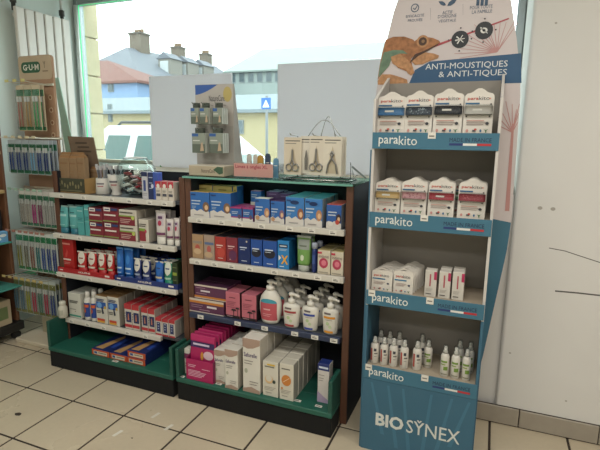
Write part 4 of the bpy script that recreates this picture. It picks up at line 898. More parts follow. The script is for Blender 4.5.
sd = MB().add([(cw / 2, .006, .005), (cw / 2 + .035, .17, .005), (cw / 2 + .035, .17, ch * 1.12), (cw / 2, .006, ch), (cw / 2 - .006, .006, .005), (cw / 2 + .029, .17, .005), (cw / 2 + .029, .17, ch * 1.12), (cw / 2 - .006, .006, ch)], [(0, 1, 2, 3), (7, 6, 5, 4), (3, 2, 6, 7), (0, 3, 7, 4), (1, 5, 6, 2)], CRS).obj('side_panel', cr)
MB().cbox(-cw / 2, cw / 2 + .03, .164, .17, .005, ch * 1.1, CRM, .001).obj('back_panel', cr)
hb = MB(); Yh = FA + .185
hpl = [ony(px, py, Yh) for px, py in ((69, 136.2), (94.6, 137.4), (101.5, 163), (77, 163))]
hz = Vector(((ca + cb) / 2, FA, A1)); q4 = [(p.x - hz.x, p.z - hz.z) for p in hpl]; q4[2] = (q4[2][0], q4[2][1] - .1); q4[3] = (q4[3][0] , q4[3][1] - .1)
hd_ = MB().prism(q4, .172, .178, M('#6f5c4a', 0.8, 0, 0.15, 25)).obj('header_board', cr)
hm = MB()
for j, (f, g0, g1) in enumerate(((.82, .25, .7), (.72, .3, .75), (.62, .25, .8), (.52, .35, .65))):
    xa_ = q4[3][0] + (q4[0][0] - q4[3][0]) * f; zz = q4[3][1] + (q4[0][1] - q4[3][1]) * f; ww = q4[1][0] - q4[0][0]
    hm.rect(xa_ + ww * g0, zz, xa_ + ww * g1, zz + .012, .1714, '#4a3a2c')
hm.obj('header_print', hd_)
def kpk(w, h, d): return Kit('kraft_packet', MB().cbox(-w / 2, w / 2, 0, d, 0, h, KRAFT, .004).mesh('kraft_packet'), prints([('r', .1, .82, .9, .86, '#7d5a3a'), ('l', .15, .6, [.6, .5], '#86643f', .02)], w, h) + [('folded_top', MB().prism([(d * .2, h), (d * .8, h), (d * .6, h + .016), (d * .4, h + .016)], -w / 2, w / 2, M('#8f6a44', .85), 'x').mesh('folded_top'), [])])
for i, (pa, pb, yt, yy, nm) in enumerate(((58.8, 68.5, 155, FA + .015, 'leftmost'), (68.9, 76.4, 155.5, FA + .018, 'second from left'), (76.8, 84, 155, FA + .022, 'third from left'), (60.5, 70, 151.8, FA + .07, 'behind the leftmost'), (71, 82, 152, FA + .072, 'behind the third'))):
    p, q = ony(pa, 165, yy).x, ony(pb, 165, yy).x; zt = ony((pa + pb) / 2, yt, yy).z
    kpk(q - p - .002, zt - A1 - .008 - .016, .045).place(((p + q) / 2, yy, A1 + .0055), f'brown kraft packet in the printed crate, {nm}', 'packet', 'kraft packets')
p, q = ony(82.2, 172, FA + .105).x, ony(90.6, 172, FA + .105).x
kpk(.075, .155, .05).place((cb - .012, FA + .105, A1 + .0055), 'short kraft packet at the right back of the printed crate', 'packet', 'kraft packets')
def cup(pa, pb, yt, yy, lab, waist):
    p, q = ony(pa, yt + 10, yy).x, ony(pb, yt + 10, yy).x; r = (q - p) / 2; hh = ony((pa + pb) / 2, yt, yy).z - A1; cx = (p + q) / 2; cy = yy + r
    CW = M('#c9c6bf', 0.5)
    prof = [(r * .9, 0), (r, .004), (r * .92, hh * .5), (r * .86, hh), (r * .82, hh), (r * .86, .01), (0.001, .008)] if not waist else [(r * .62, 0), (r * .66, .006), (r * .5, hh * .2), (r * .8, hh * .42), (r, hh), (r * .95, hh), (r * .74, hh * .44), (0.001, hh * .4)]
    o = MB().lathe(prof, CW, 20, cap=False).obj('cup', loc=(cx, cy, A1), smooth=True); tag(o, lab, 'cup', 'white cups')
    pm = MB()
    def wrap(a0, a1, z0, z1, c):
        n = 8
        rz = lambda z: (r * (.94 - .06 * z / hh) if not waist else r * (.8 + .2 * max(0, (z - hh * .42) / (hh * .58)))) + .0012
        v = [(rz(z) * math.sin(a), -rz(z) * math.cos(a), z) for z in (z0, z1) for a in [a0 + (a1 - a0) * i / n for i in range(n + 1)]]
        pm.add(v, [(i, i + 1, n + 2 + i, n + 1 + i) for i in range(n)], c)
    wrap(-.3, .9, hh * .62, hh * .72, '#6f6a70'); wrap(-.1, .8, hh * .48, hh * .54, '#a05a60'); pm.obj('cup_print', o)
    return cx, cy, r, hh
STK = ['#8d929a', '#6f7480', '#a3a6aa', '#7d8088', '#989ca2', '#6a6e78', '#8a7f86']
def sticks(cx, cy, r, hh, n, ytop, lab, z0):
    for i in range(n):
        a = 2 * math.pi * i / n + .4; dx, dy = r * .3 * math.cos(a), r * .3 * math.sin(a); tx, ty = r * .75 * math.cos(a), r * .6 * math.sin(a)
        L_ = ytop - random.uniform(0, .02)
        o = MB().tube([(0, 0, 0), ((tx - dx) * .8, (ty - dy) * .8, L_ * .8), (tx - dx, ty - dy, L_)], [.004, .005, .007], M(STK[i % 7], .35, .2), 6).obj('toothbrush', loc=(cx + dx, cy + dy, A1 + z0))
        o['label'] = lab; o['category'] = 'toothbrush'; o['group'] = lab
        MB().box(tx - dx - .007, tx - dx + .007, ty - dy - .006, ty - dy + .006, L_ - .003, L_ + .022, M('#b5b2b4', .5)).obj('brush_head', o)
c1 = cup(92, 103.4, 178.5, FA + .01, 'white printed cup of grey toothbrushes beside the kraft crate', False); sticks(*c1, 8, .175, 'grey toothbrush standing in the straight white cup', .012)
c2 = cup(104.2, 116.6, 175, FA + .01, 'white waisted cup beside the glass bowl', True); sticks(*c2, 5, .115, 'grey toothbrush standing in the waisted white cup', c2[3] * .45)
# glass bowl with sachets
bx_, by_ = ony(136.5, 178, .58).x, .58; R_ = .134
prof = [(.05, 0.0), (.07, .004)] + [(R_ * math.sin(t), R_ - R_ * math.cos(t)) for t in [math.radians(a) for a in range(36, 151, 9)]] + [((R_ - .004) * math.sin(t), R_ - (R_ - .004) * math.cos(t)) for t in [math.radians(a) for a in range(148, 20, -10)]] + [(.02, .012)]
o = MB().lathe(prof, M('#f3f8f8', .04, kind='clear'), 32, cap=False).obj('glass_bowl', loc=(bx_, by_, A1), smooth=True); tag(o, 'round clear glass bowl half full of sample sachets', 'bowl')
MB().lathe([(.05, 0), (.05, .006)], M('#dfe8e8', .05, kind='clear'), 20).obj('bowl_foot', o)
rz_ = R_ - R_ * math.cos(math.radians(148)); rr_ = R_ * math.sin(math.radians(148))
MB().tube([(rr_ * math.cos(t * math.pi / 16), rr_ * math.sin(t * math.pi / 16), rz_) for t in range(33)], .0035, M('#dfe6e6', .15), 8).obj('rim', o, True)
SC = ['#e6e1d8', '#b5464a', '#ece8de', '#c98a8a', '#e0d8cc', '#b03038', '#eae4d8', '#d8d2ca', '#c4746e', '#eeeae2', '#d4c8cc', '#e4d9c8']
for i in range(20):
    a = i * 2.4; rad_ = .015 + .075 * ((i * 7) % 5) / 5; zz = .03 + .0135 * (i // 2)
    rad_ = min(rad_, math.sqrt(max(0, .134 ** 2 - (.134 - zz) ** 2)) - .035)
    o = MB().cbox(-.024, .024, -.018, .018, -.005, .005, M(SC[i % 12], .5), .002).obj('sachet', loc=(bx_ + rad_ * math.cos(a), by_ + rad_ * math.sin(a), A1 + zz)); o.rotation_euler = (random.uniform(-.5, .5), random.uniform(-.5, .5), a)
    o['label'] = ('red' if SC[i % 12] in ('#b5464a', '#b03038', '#c4746e', '#c98a8a') else 'pale') + ' sample sachet lying in the glass bowl'; o['category'] = 'sachet'; o['group'] = ('red' if 'red' in o['label'] else 'pale') + ' sachets in the bowl'
    MB().rect(-.012, -.002, .012, .002, -.0166, '#8a8480').obj('sachet_print', o)
TS = 'bowl shelf'
def up(a, b_, t, z, d, body, ops, desc, where, n=1, y=FY, pitch=None, cat='box', grp=None, full=2, **kw):
    xc, w, h = fr(a, b_, t, y, z); k = carton(w, h, d, M(body, .5) if isinstance(body, str) else body, ops, **kw)
    row(k, xc, y, z, n, pitch or d + .004, desc, where, cat, grp, full); return xc, w, h
up(141.4, 147.6, 172, A1, .05, '#c0bfc4', [('r', 0, .84, 1, 1, '#232a50'), ('r', .3, .3, .7, .7, '#3a4a80'), ('l', .1, .9, [.2, .14], '#8a8a90', .02)], 'slim white carton with navy top', TS)
up(148, 157.6, 172.6, A1, .05, '#3c56a4', [('r', 0, 0, .55, 1, '#262f58'), ('l', .1, .5, [.8, .6, .4], '#aab4cc', .03), ('e', .45, .5, .14, .08, '#c8cce0')], 'blue and navy carton beside the red-topped boxes', TS, side=M('#4a6ad0'))
for i, (a, b_) in enumerate(((155.4, 161.4), (161.6, 167.6), (167.8, 173.8))):
    up(a, b_, 181.4 + .4 * i, A1, .07, '#cfc6ba', [('r', 0, .68, 1, 1, '#b33440'), ('e', .5, .76, .28, .12, '#dcd6cc'), ('r', .15, .22, .85, .36, '#4a4a55'), ('l', .15, .8, [.5, .44], '#8d877f', .03)], f'small white carton with red top, {("left", "middle", "right")[i]} of three', TS, top=M('#b8444c'), y=.42, grp='red-topped small cartons')

# ---- shelf 2 of the left unit
T2 = 'teal tube shelf'
TEAL = M('#5aa3a3', .4)
for i, (a, b_, t) in enumerate(((56.6, 66.2, 205.8), (66.8, 76.2, 206.4))):
    xc, w, h = fr(a, b_, t, FY, A2); k = tube_kit(w, h, .04, TEAL, M('#2d6f80', .4), [('r', .1, .62, .9, .70, '#9ac6c4'), ('r', .2, .75, .7, .79, '#2a5f66'), ('r', .15, .3, .8, .33, '#8fc0be')], capw=.82, crimp='#8fb3b0')
    row(k, xc, FY, A2, 2, .055, f'teal cream tube, {("leftmost", "second")[i]} row', T2, 'tube', 'teal tubes')
for i, (a, b_, t) in enumerate(((76.8, 83.4, 207), (84, 89.2, 205))):
    up(a, b_, t, A2, .06, '#4f9c9c', [('l', .1, .9, [.84], '#9ac6c4', .04), ('l', .15, .85, [.6, .54], '#25646a', .02), ('r', 0, .45, 1, .47, '#7fb8b8')], f'teal carton, {("left", "right")[i]} of two beside the teal tubes', T2, n=3, top=M('#56b3b0'), grp='teal cartons')
DR = '#7c2430'
def dr_ops(): return [('r', 0, .76, 1, 1, '#5a2030'), ('r', .08, .74, .5, .98, '#d8d0c8'), ('l', .14, .44, [.82], '#33406a', .07), ('r', .55, .8, .95, .94, '#2f3a6a'), ('l', .1, .85, [.46], '#dccfc6', .1), ('r', 0, .08, 1, .16, '#7d8a4c')]
for lv, (t, nm) in enumerate(((222.6, 'lower'), (206.8, 'upper'))):
    for i, (a, b_) in enumerate(((89.6, 103.6), (104, 119.4))):
        xc, w, h = fr(a, b_, 222.6 + .7 * i, FY, A2)
        k = carton(w, h, .08, M(DR, .45), dr_ops(), side=M('#8f4048'))
        row(k, xc, FY, A2 + lv * (h + .0012), 2, .084, f'dark red carton with white plaque, {("left", "right")[i]} column {nm} layer', T2, 'box', 'dark red cartons', full=1)
for lv, nm in enumerate(('lower', 'upper')):
    xc, w, h = fr(120, 137.6, 225.6, FY, A2)
    k = carton(w, h, .08, M('#c9c2b4', .5), [('r', 0, 0, .9, .55, '#7c2430'), ('r', 0, .55, .9, .64, '#7d9440'), ('l', .08, .7, [.36, .24, .14], '#c9a8a0', .04), ('e', .8, .5, .09, .13, '#b5c060'), ('l', .06, .8, [.78], '#5a5048', .08)], side=M('#b8b2a6'))
    row(k, xc, FY, A2 + lv * (h + .0012), 3, .084, f'white and dark red carton, {nm} layer', T2, 'box', 'white and dark red cartons', full=1)
up(138.8, 148.6, 219.8, A2, .085, '#cbc5b8', [('r', .04, .06, .7, .5, '#8a2a34'), ('r', .04, .5, .7, .62, '#7d9440'), ('e', .72, .5, .1, .08, '#b8405a'), ('l', .08, .8, [.78, .7], '#5a5048', .04)], 'single white carton with dark red block', T2, n=2, side=M('#b5aea2'))
up(101, 131, 203.5, A2, .08, '#7a2028', [('l', .1, .5, [.85], '#b88080', .03)], 'wide dark red carton at the back of the shelf', T2, y=.62)
for i, (a, b_, t, n) in enumerate(((154, 164.2, 211, 3), (164.6, 172.2, 219.4, 3), (172.6, 178.2, 218.6, 3))):
    xc, w, h = fr(a, b_, t, FY, A2); k = tube_kit(w, h, h * .22, M('#cfc8c4', .4), M('#d0cdc4', .4), [('r', .12, .56, .88, .88, '#bdb2b8'), ('e', .3, .55, .7, .72, '#a8324e'), ('r', .3, .76, .75, .84, '#5a3a5c'), ('r', .02, .28, .98, .36, '#6a3a5a')], capw=.9, dep=.04)
    row(k, xc, FY, A2, n, .05, f'white tube with purple and red print, {("large left", "small middle", "small right")[i]} row', T2, 'tube', 'white purple tubes')

# ---- shelf 3 of the left unit: foot creams in red and blue trays
T3 = 'red tray'
def lip_tray(name, pa, pb, col, lab):
    p, q = ony(pa, 272, .408).x, ony(pb, 285, .408).x; w = q - p; t = tag(empty(name, ((p + q) / 2, .412, A3)), lab, 'display tray')
    f = MB().cbox(-w / 2, w / 2, 0, .004, .0012, .036, M(col, .5), .001).obj('lip', t); MB().box(-w / 2, w / 2, .004, .34, .0012, .004, M(col, .5)).obj('bottom', t)
    for s_ in (-1, 1): MB().box(*( (-w / 2, -w / 2 + .003) if s_ < 0 else (w / 2 - .003, w / 2)), .004, .34, .004, .036, M(col, .5)).obj('side', t)
    MB().text('AKILEÏNE', -w * .12, w * .10, .012, .027, -.0008, '#ddd2cc', .02).obj('lettering', f)
    MB().rect(-w * .46, .014, -w * .40, .022, -.0008, '#ddd2cc').obj('small_print', f); MB().rect(w * .36, .012, w * .44, .024, -.0008, '#ddd2cc').obj('small_print', f)
    return (p + q) / 2, w
lip_tray('cream_tray', 57.6, 113, '#a51f24', 'red cardboard tray of foot creams on the left unit')
lip_tray('cream_tray', 113.8, 177.2, '#1d2f6e', 'navy cardboard tray of foot creams on the left unit')
ZT = A3 + .0045
xc, w, h = fr(59.4, 73.2, 239.4, .43, ZT)
k = carton(w, h, .03, M('#a8201f', .45), [('l', .2, .8, [.84], '#d88a80', .05), ('p', [(.4, .45), (.52, .45), (.62, .62), (.55, .72), (.5, .6), (.42, .55)], '#c04a44'), ('l', .25, .8, [.36], '#e0c8c0', .045), ('l', .3, .75, [.28, .24], '#c88078', .018)])
row(k, xc, .43, ZT, 1, 0, 'tall red display card with foot drawing', T3, 'card', None)
up(74, 80, 240.5, ZT, .06, '#8a1c20', [('l', .2, .8, [.7], '#b06060', .03)], 'dark red carton behind the tall card', T3, y=.60)
RED = M('#ad2426', .4)
for i, (a, b_, t, n) in enumerate(((75.8, 85, 252, 3), (86, 95.2, 252.6, 4), (96.4, 104.4, 253.4, 4), (105.6, 112.6, 254.4, 4))):
    xc, w, h = fr(a, b_, t, .43, ZT); k = tube_kit(w, h, h * .28, RED, RED, [('e', .12, .42, .9, 1.02, '#d6d0c4'), ('r', .3, .68, .75, .73, '#8a2a30'), ('r', .1, .3, .9, .38, '#d0c8bc' if i < 2 else '#9cae8a')], crimp='#cfcac0', capw=.94, dep=.042)
    row(k, xc, .43, ZT, n, .062, f'red foot cream tube, {ORD[i]} row', T3, 'tube', 'red foot cream tubes')
T4 = 'navy tray'
for i, (a, b_, t) in enumerate(((114.6, 121.6, 247.8), (122.4, 131.2, 248.8))):
    xc, w, h = fr(a, b_, t, .43, ZT); k = tube_kit(w, h, .03, M('#1f5fae', .35), M('#1a4c90', .4), [('r', .15, .35, .85, .40, '#bcd0e4'), ('e', .3, .5, .75, .8, '#3a7cc4'), ('r', .2, .22, .8, .25, '#a4bedc')], crimp='#4a7fc0', capw=.9, dep=.045)
    row(k, xc, .43, ZT, 3, .062, f'tall bright blue tube, {("left", "right")[i]} row', T4, 'tube', 'tall blue tubes')
for i, (a, b_, t, body, dome, band, nm, n) in enumerate(((132.4, 140, 259, '#182a66', '#d3cfc6', '#8f9bb4', 'navy tube with white dome, left', 4), (140.8, 149.2, 260.2, '#182a66', '#d3cfc6', '#b8bcc8', 'navy tube with white dome, right', 4), (153.6, 162, 262, '#2259a6', '#2a66b4', '#c9bca0', 'mid blue tube with cream band', 3), (162.6, 171.2, 262.4, '#1f7f66', '#d0d4c8', '#a4c8b4', 'green tube with white dome', 4))):
    xc, w, h = fr(a, b_, t, .43, ZT); k = tube_kit(w, h, h * .28, M(body, .4), M(body, .4), [('e', .1, .44, .92, 1.02, dome), ('r', .25, .7, .75, .75, '#2a3a6a'), ('r', .1, .3, .9, .38, band)], crimp='#cfcbc2', capw=.94, dep=.042)
    row(k, xc, .43, ZT, n, .062, nm + ' row', T4, 'tube', 'foot cream tubes')
up(172, 177.6, 263, ZT, .06, '#2c3a22', [('r', .1, .5, .9, .62, '#8a9a3a'), ('l', .1, .9, [.8, .3], '#6a7a4a', .03)], 'dark green carton at the right end', T4, n=2, y=.43)

# ---- shelf 4 of the left unit
T5 = 'lowest left shelf'
xc, w, h = fr(59.4, 65.8, 300, FY, A4)
hd = MB().lathe([(w * .34, h * .74), (w * .36, h * .76), (w * .36, h * .97), (w * .3, h)], M('#c4c1b4', .5), 14, 0, w / 2)
pbx = ony(62.6, 308, .375).x
bottle_kit(w, h, w, M('#c2beb0', .5), [(.9, .9, 0), (1, 1, .03), (1, 1, .6), (.7, .7, .72), (.6, .6, .76)], hd, [('r', .1, .18, .9, .5, '#a8a698')], 'pill_bottle', 'cap').place((max(pbx, -.105), .345, .338), 'small white pill bottle on the left edge of the green tray', 'bottle')
up(68.4, 80.6, 293.4, A4, .08, '#c6c5bb', [('r', 0, .06, 1, .13, '#3a8a7a'), ('l', .1, .8, [.66, .6], '#6a6a66', .05), ('l', .1, .6, [.34], '#8a8a84', .03), ('e', .55, .28, .03, .02, '#40403c')], 'white carton with a thin green stripe', T5, n=2, grp=None)
for i, (a, b_) in enumerate(((82, 88), (88.6, 94.6))):
    xc, w, h = fr(a, b_, 292.4, FY, A4); hd = MB().lathe([(.016, h * .80), (.018, h * .81), (.018, h * .95), (.012, h)], M('#cfccc4', .4), 12, 0, w / 2)
    k = bottle_kit(w, h, w, M('#cfccc4', .4), [(.92, .92, 0), (1, 1, .03), (1, 1, .70), (.6, .6, .80)], hd, [('r', .03, .12, .97, .62, '#1f3f8a'), ('r', .2, .46, .9, .56, '#c85a30'), ('e', .1, .26, .6, .44, '#b8583a')], 'lotion_bottle', 'cap')
    row(k, xc, FY, A4, 2, .06, f'white bottle with blue and orange label, {("left", "right")[i]} row', T5, 'bottle', 'blue label bottles')
for i, (a, b_, t) in enumerate(((95.6, 107.2, 296), (107.6, 118.8, 297))):
    up(a, b_, t, A4, .075, '#c9c5ba', [('r', .06, .55, .9, .78, '#2a56a0'), ('e', .35, .66, .2, .1, '#6a9ad0'), ('p', [(.55, .35), (.72, .38), (.6, .6), (.5, .58)], '#20283c'), ('e', .82, .6, .1, .05, '#c9a83c'), ('r', .1, .10, .75, .18, '#b8442e'), ('r', .1, .04, .75, .1, '#cf9a34'), ('l', .1, .8, [.86, .81], '#33416e', .03), ('l', .1, .5, [.44, .38], '#6a6660', .03)], f'white carton with blue block and dark figure, {("left", "right")[i]} row', T5, n=4, top=M('#8a6a44'), side=M('#a39d92'), grp='blue block cartons')
RT = M('#b0343a', .5)
def rops(): return [('r', 0, .80, 1, 1, RT), ('r', .22, .28, .95, .70, '#27305c'), ('p', [(.45, .36), (.66, .36), (.6, .64), (.5, .6)], '#c07a5a'), ('r', 0, .08, 1, .2, RT), ('l', .04, .18, [.6, .5, .4], '#7a6a66', .05)]
for i, (a, b_, t) in enumerate(((124.4, 131.8, 304.2), (132, 139.4, 305.6), (141.2, 147.8, 308), (148, 154.8, 309.4))):
    up(a, b_, t, A4, .06, '#cbc4ba', rops(), f'red-topped white carton with navy panel, {ORD[i]} row of four', T5, n=4, top=RT, side=M('#a8a098'), grp='red-topped navy panel cartons')
for i, (a, b_, t) in enumerate(((155.6, 162, 318), (162.2, 168.6, 319.4), (168.8, 175.2, 320.6))):
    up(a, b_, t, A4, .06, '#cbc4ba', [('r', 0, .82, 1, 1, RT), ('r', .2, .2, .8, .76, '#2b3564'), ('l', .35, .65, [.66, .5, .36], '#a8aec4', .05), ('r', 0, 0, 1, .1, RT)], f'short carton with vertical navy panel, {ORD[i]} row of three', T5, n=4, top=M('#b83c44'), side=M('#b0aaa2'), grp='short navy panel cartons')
# ---- left tray: flat boxes
LT = 'in the left green tray'
xc, w, h = 0, 0, .045
def flat(pa, pb, yb, lev, nm):
    p, q = ony(pa, yb, .30).x, ony(pb, yb, .30).x; w = q - p - .002; hh = .044
    mb = MB().cbox(-w / 2, w / 2, 0, .27, 0, hh, M('#b54a20', .5), .002, side=M('#16265e'), top=M('#16265e'))
    tp = MB().add([(-w * .40, .02, hh + .0006), (w * .02, .02, hh + .0006), (w * .12, .22, hh + .0006), (-w * .06, .25, hh + .0006), (-w * .2, .15, hh + .0006)], [(0, 1, 2, 3, 4)], '#b08a5c').add([(w * .22, .06, hh + .0006), (w * .4, .06, hh + .0006), (w * .4, .2, hh + .0006), (w * .22, .2, hh + .0006)], [(0, 1, 2, 3)], '#2c4aa0')
    k = Kit('flat_carton', mb.mesh('flat_carton'), prints([('r', .12, .18, .88, .72, '#c9c0ae'), ('r', .16, .3, .32, .65, '#2c4a8c'), ('l', .4, .85, [.45], '#5a544a', .12)], w, hh) + [('lid_print', tp.mesh('lid_print'), [])])
    k.place(((p + q) / 2, .30, TR + lev * (hh + .0008)), f'flat navy and orange carton {LT}, {nm}', 'box', 'flat navy and orange cartons')
flat(91.8, 109.2, 354, 0, 'leftmost'); flat(110, 126.6, 357, 0, 'middle'); flat(127, 145, 361, 0, 'right, bottom of the stack'); flat(127.4, 145.2, 354, 1, 'right, top of the stack')
c = onz(114, 362, TR)
u1p('price_tag', MB().box(c.x - .022, c.x + .022, .272, .292, TR, TR + .001, TAG).box(c.x - .015, c.x + .012, .278, .286, TR + .001, TR + .0013, '#8a4a44'))
# ================================================================ tall blue display
DX0, DX1, DY, DB = 2.160, 2.716, 0.27, 0.55
dw = tag(empty('floor_display', ((DX0 + DX1) / 2, .42, 0)), 'tall blue cardboard floor display with four trays and chameleon header', 'display stand')
def dp(nm, mb, parent=None, smooth=False): return loc(mb, dw).obj(nm, parent or dw, smooth)
PB = M('#3c6d84', .5, 0, .06, 5); PBD = M('#38647c', .5, 0, .1, 3); WC = M('#c9c5c0', .5, 0, .03, 6); GR = M('#8d8880', .6, 0, .04, 5); HW = M('#cbc2c2', .5, 0, .03, 5)
TZ = [1.577, 1.200, 0.806, 0.408]; LH = .075
# back board with flared wings and curved header
CXD = 2.445
half = [(0.268, 0.0), (0.268, .40), (.285, .504), (.352, 1.085), (.358, 1.224), (.352, 1.55), (.346, 1.83), (.336, 1.92), (.308, 2.08), (.270, 2.25), (.215, 2.41), (.13, 2.52), (0, 2.55)]
outl = [(CXD + a, z) for a, z in half] + [(CXD - a, z) for a, z in half[-2::-1]]
bk = dp('back_board', MB().prism(outl, DB + .006, DB + .014, HW))
# blue lower wings (printed)
wing = [(CXD + .3572, 1.224), (CXD + .351, 1.085), (CXD + .284, .504), (CXD + .267, .40), (CXD + .267, .02), (CXD + .20, .02), (CXD + .20, 1.246)]
dp('blue_print', MB().poly(wing, DB + .0052, PB).poly([(2 * CXD - a, z) for a, z in wing[::-1]], DB + .0052, PB), bk)
RP = M('#b78884', .6)
tp = MB(); yy = DB + .0046
def bar(x0, z0, x1, z1, w, m, y=None, mb=None):
    d = Vector((x1 - x0, z1 - z0)).normalized(); n = Vector((-d.y, d.x)) * w / 2
    (mb or tp).poly([(x0 + n.x, z0 + n.y), (x0 - n.x, z0 - n.y), (x1 - n.x * .5, z1 - n.y * .5), (x1 + n.x * .5, z1 + n.y * .5)], yy if y is None else y, m)
for s_ in (1, -1):
    tp = MB(); bar(CXD + s_ * .335, 1.28, CXD + s_ * .325, 1.70, .02, RP)
    for k in range(9):
        a = math.radians(25 + 17 * k); L_ = .10 + .02 * (k % 3)
        x1 = CXD + s_ * .318 + .7 * L_ * math.cos(a) * s_; x1 = max(CXD - .345, min(CXD + .345, x1)); bar(CXD + s_ * .325, 1.66, x1, 1.66 + L_ * math.sin(a) * 1.1, .005, RP, yy - .00003 * (k + 1))
    dp('palm_print', tp, bk)
dp('inner_back', MB().box(DX0 + .014, DX1 - .014, DB - .004, DB + .004, .40, 1.90, GR))
# side panels: white faces, blue below
for s_, x0, x1 in ((-1, DX0, DX0 + .012), (1, DX1 - .012, DX1)):
    sp = dp('side_panel', MB().prism([(DY, .80), (DB + .004, .80), (DB + .004, 1.93), (DB - .02, 1.92), (DY, 1.80)], x0, x1, WC, 'x'))
    dp('side_base', MB().prism([(DY, 0), (DB + .004, 0), (DB + .004, .799), (DY, .799)], x0, x1, PBD, 'x'), sp)
    e0, e1 = (x0 - .008, x0 - .0005) if s_ < 0 else (x1 + .0005, x1 + .004)
    dp('side_wrap', MB().prism([(DY + .004, 0), (DB, 0), (DB, 1.57 if s_ < 0 else .9), (DY + .004, 1.57 if s_ < 0 else .9)], e0, e1, PBD, 'x'), sp)
W2 = '#d8dcd8'
for i, z in enumerate(TZ):
    t = dp('tray', MB().box(DX0 + .013, DX1 - .013, DY + .007, DB - .005, z + .058, z + .066, M('#a89c8a', .6)))
    l = dp('tray_lip', MB().cbox(DX0 + .002, DX1 - .002, DY - .006, DY - .001, z, z + LH, PB, .001), t)
    x0 = DX0 + .002; w = DX1 - DX0 - .004; y = DY - .0068
    dp('lettering', MB().text('para', x0 + w * .055, x0 + w * .22, z + .010, z + .052, y, W2, .008), t); dp('lettering', MB().text('kito', x0 + w * .225, x0 + w * .375, z + .018, z + .060, y, W2, 0), t); dp('lettering', MB().text('MADE IN FRANCE', x0 + w * .63, x0 + w * .945, z + .036, z + .054, y, '#1c2a4a', 0.0), t)
    dp('flag_print', MB().rect(x0 + w * .63, z + .020, x0 + w * .735, z + .030, y, '#24346e').rect(x0 + w * .735, z + .020, x0 + w * .84, z + .030, y, '#d8d8d4').rect(x0 + w * .84, z + .020, x0 + w * .945, z + .030, y, '#b03038'), t)
    tx = {0: [.46], 1: [.44], 2: [.02, .53], 3: [.02, .53]}[i]
    for q in tx: dp('price_tag', MB().box(x0 + w * q, x0 + w * q + .034, DY - .0085, DY - .0072, z + LH - .03 if i > 1 else z + LH - .026, z + LH + .002, TAG).rect(x0 + w * q + .005, z + LH - .018, x0 + w * q + .028, z + LH - .012, DY - .0088, '#77736e'), t)
bp = dp('base_panel', MB().cbox(DX0 + .002, DX1 - .002, DY - .004, DY + .002, 0.0, TZ[3] - .001, PBD, .002))
# pale leaf blades printed on the base, then the word
lf = MB(); LFM = M('#40718a', .5, 0, .05, 4)
for k, (a, b_, L_) in enumerate(((.06, .16, .30), (.22, .30, .36), (.36, .42, .37), (.62, .54, .36), (.80, .66, .34), (.95, .78, .28))):
    x0 = DX0 + .01 + (DX1 - DX0 - .02) * a; x1 = DX0 + .01 + (DX1 - DX0 - .02) * b_
    lf.poly([(x0, TZ[3] - .02), (x0 + .012, TZ[3] - .02), (x1 + .03, TZ[3] - L_), (x1 + .01, TZ[3] - L_)], DY - .0046, LFM)
dp('leaf_print', lf, bp)
ba, bb2 = ony(376, 411, DY - .005), ony(460.5, 430, DY - .005); zb0 = ony(376, 424, DY).z; zb1 = zb0 + .80 * (ony(376, 408.5, DY).z - zb0)
wd = bb2.x - ba.x
dp('lettering', MB().text('BIO', ba.x, ba.x + wd * .345, zb0 - .002, zb1, DY - .0056, '#d0d4d0', .035), bp); dp('lettering', MB().text('SYNEX', ba.x + wd * .38, bb2.x, zb0 - .002, zb1, DY - .0056, '#d0d4d0', .004).poly([(ba.x + wd * .50, zb1 + .006), (ba.x + wd * .53, zb1 - .008), (ba.x + wd * .56, zb1 + .006), (ba.x + wd * .545, zb1 + .010), (ba.x + wd * .53, zb1 + .002), (ba.x + wd * .515, zb1 + .010)], DY - .0056, '#d0d4d0'), bp)
# header: flat print on the back board, read off the photograph on the board's own plane
HY = DB + .006
def H(px, py): v = ony(px, py, HY); return (v.x, v.z)
hd = MB().box(CXD - .34, CXD + .34, HY - .002, HY - .0005, 1.895, 1.93, HW)
hz0 = H(440, 84.5)[1]
NAVB = M('#2c5478', .5)
band = [H(408, 84), H(519.5, 83), H(516.5, 53.5), H(430, 61.5), H(415, 70)]
hp_ = MB().poly([(CXD + .345, band[1][1]), (CXD + .332, band[2][1]), band[3], band[4], (band[0][0], band[1][1])], HY - .0008, NAVB)
dp('title_band', hp_, bk)
a0, a1 = H(425.2, 72), H(507.2, 69.5)
dp('lettering', MB().text('ANTI-MOUSTIQUES', a0[0], a1[0], H(466, 69.3)[1], H(466, 62.2)[1], HY - .0016, '#d8dcdc', 0.0), bk); dp('lettering', MB().text('& ANTI-TIQUES', H(438.5, 78)[0], H(506.6, 76)[0], H(472, 77.3)[1], H(472, 70.3)[1], HY - .0016, '#d8dcdc', 0.0), bk)
DK = '#35506a'
tx = MB().text('EFFICACITÉ', H(406, 16)[0], H(424, 16)[0], H(415, 17.2)[1], H(415, 13.8)[1], HY - .0012, DK); dp('lettering', tx, bk); tx = MB().text('PROUVÉE', H(408, 20)[0], H(422.5, 20)[0], H(415, 21.6)[1], H(415, 18.2)[1], HY - .0012, DK); dp('lettering', tx, bk); tx = MB()
for s_, (px0, px1, py) in (('ACTIF', (442.5, 452.5, 12.8)), ("D'ORIGINE", (438, 456.5, 16.8)), ('VÉGÉTALE', (438.5, 456, 21))):
    tx = MB().text(s_, H(px0, py)[0], H(px1, py)[0], H(px0, py + 1.7)[1], H(px0, py - 1.7)[1], HY - .0012, DK); dp('lettering', tx, bk)
for s_, (px0, px1, py) in (('POUR TOUTE', (470, 492.5, 8)), ('LA FAMILLE', (472, 492, 12.3))):
    tx = MB().text(s_, H(px0, py)[0], H(px1, py)[0], H(px0, py + 1.7)[1], H(px0, py - 1.7)[1], HY - .0012, DK); dp('lettering', tx, bk)
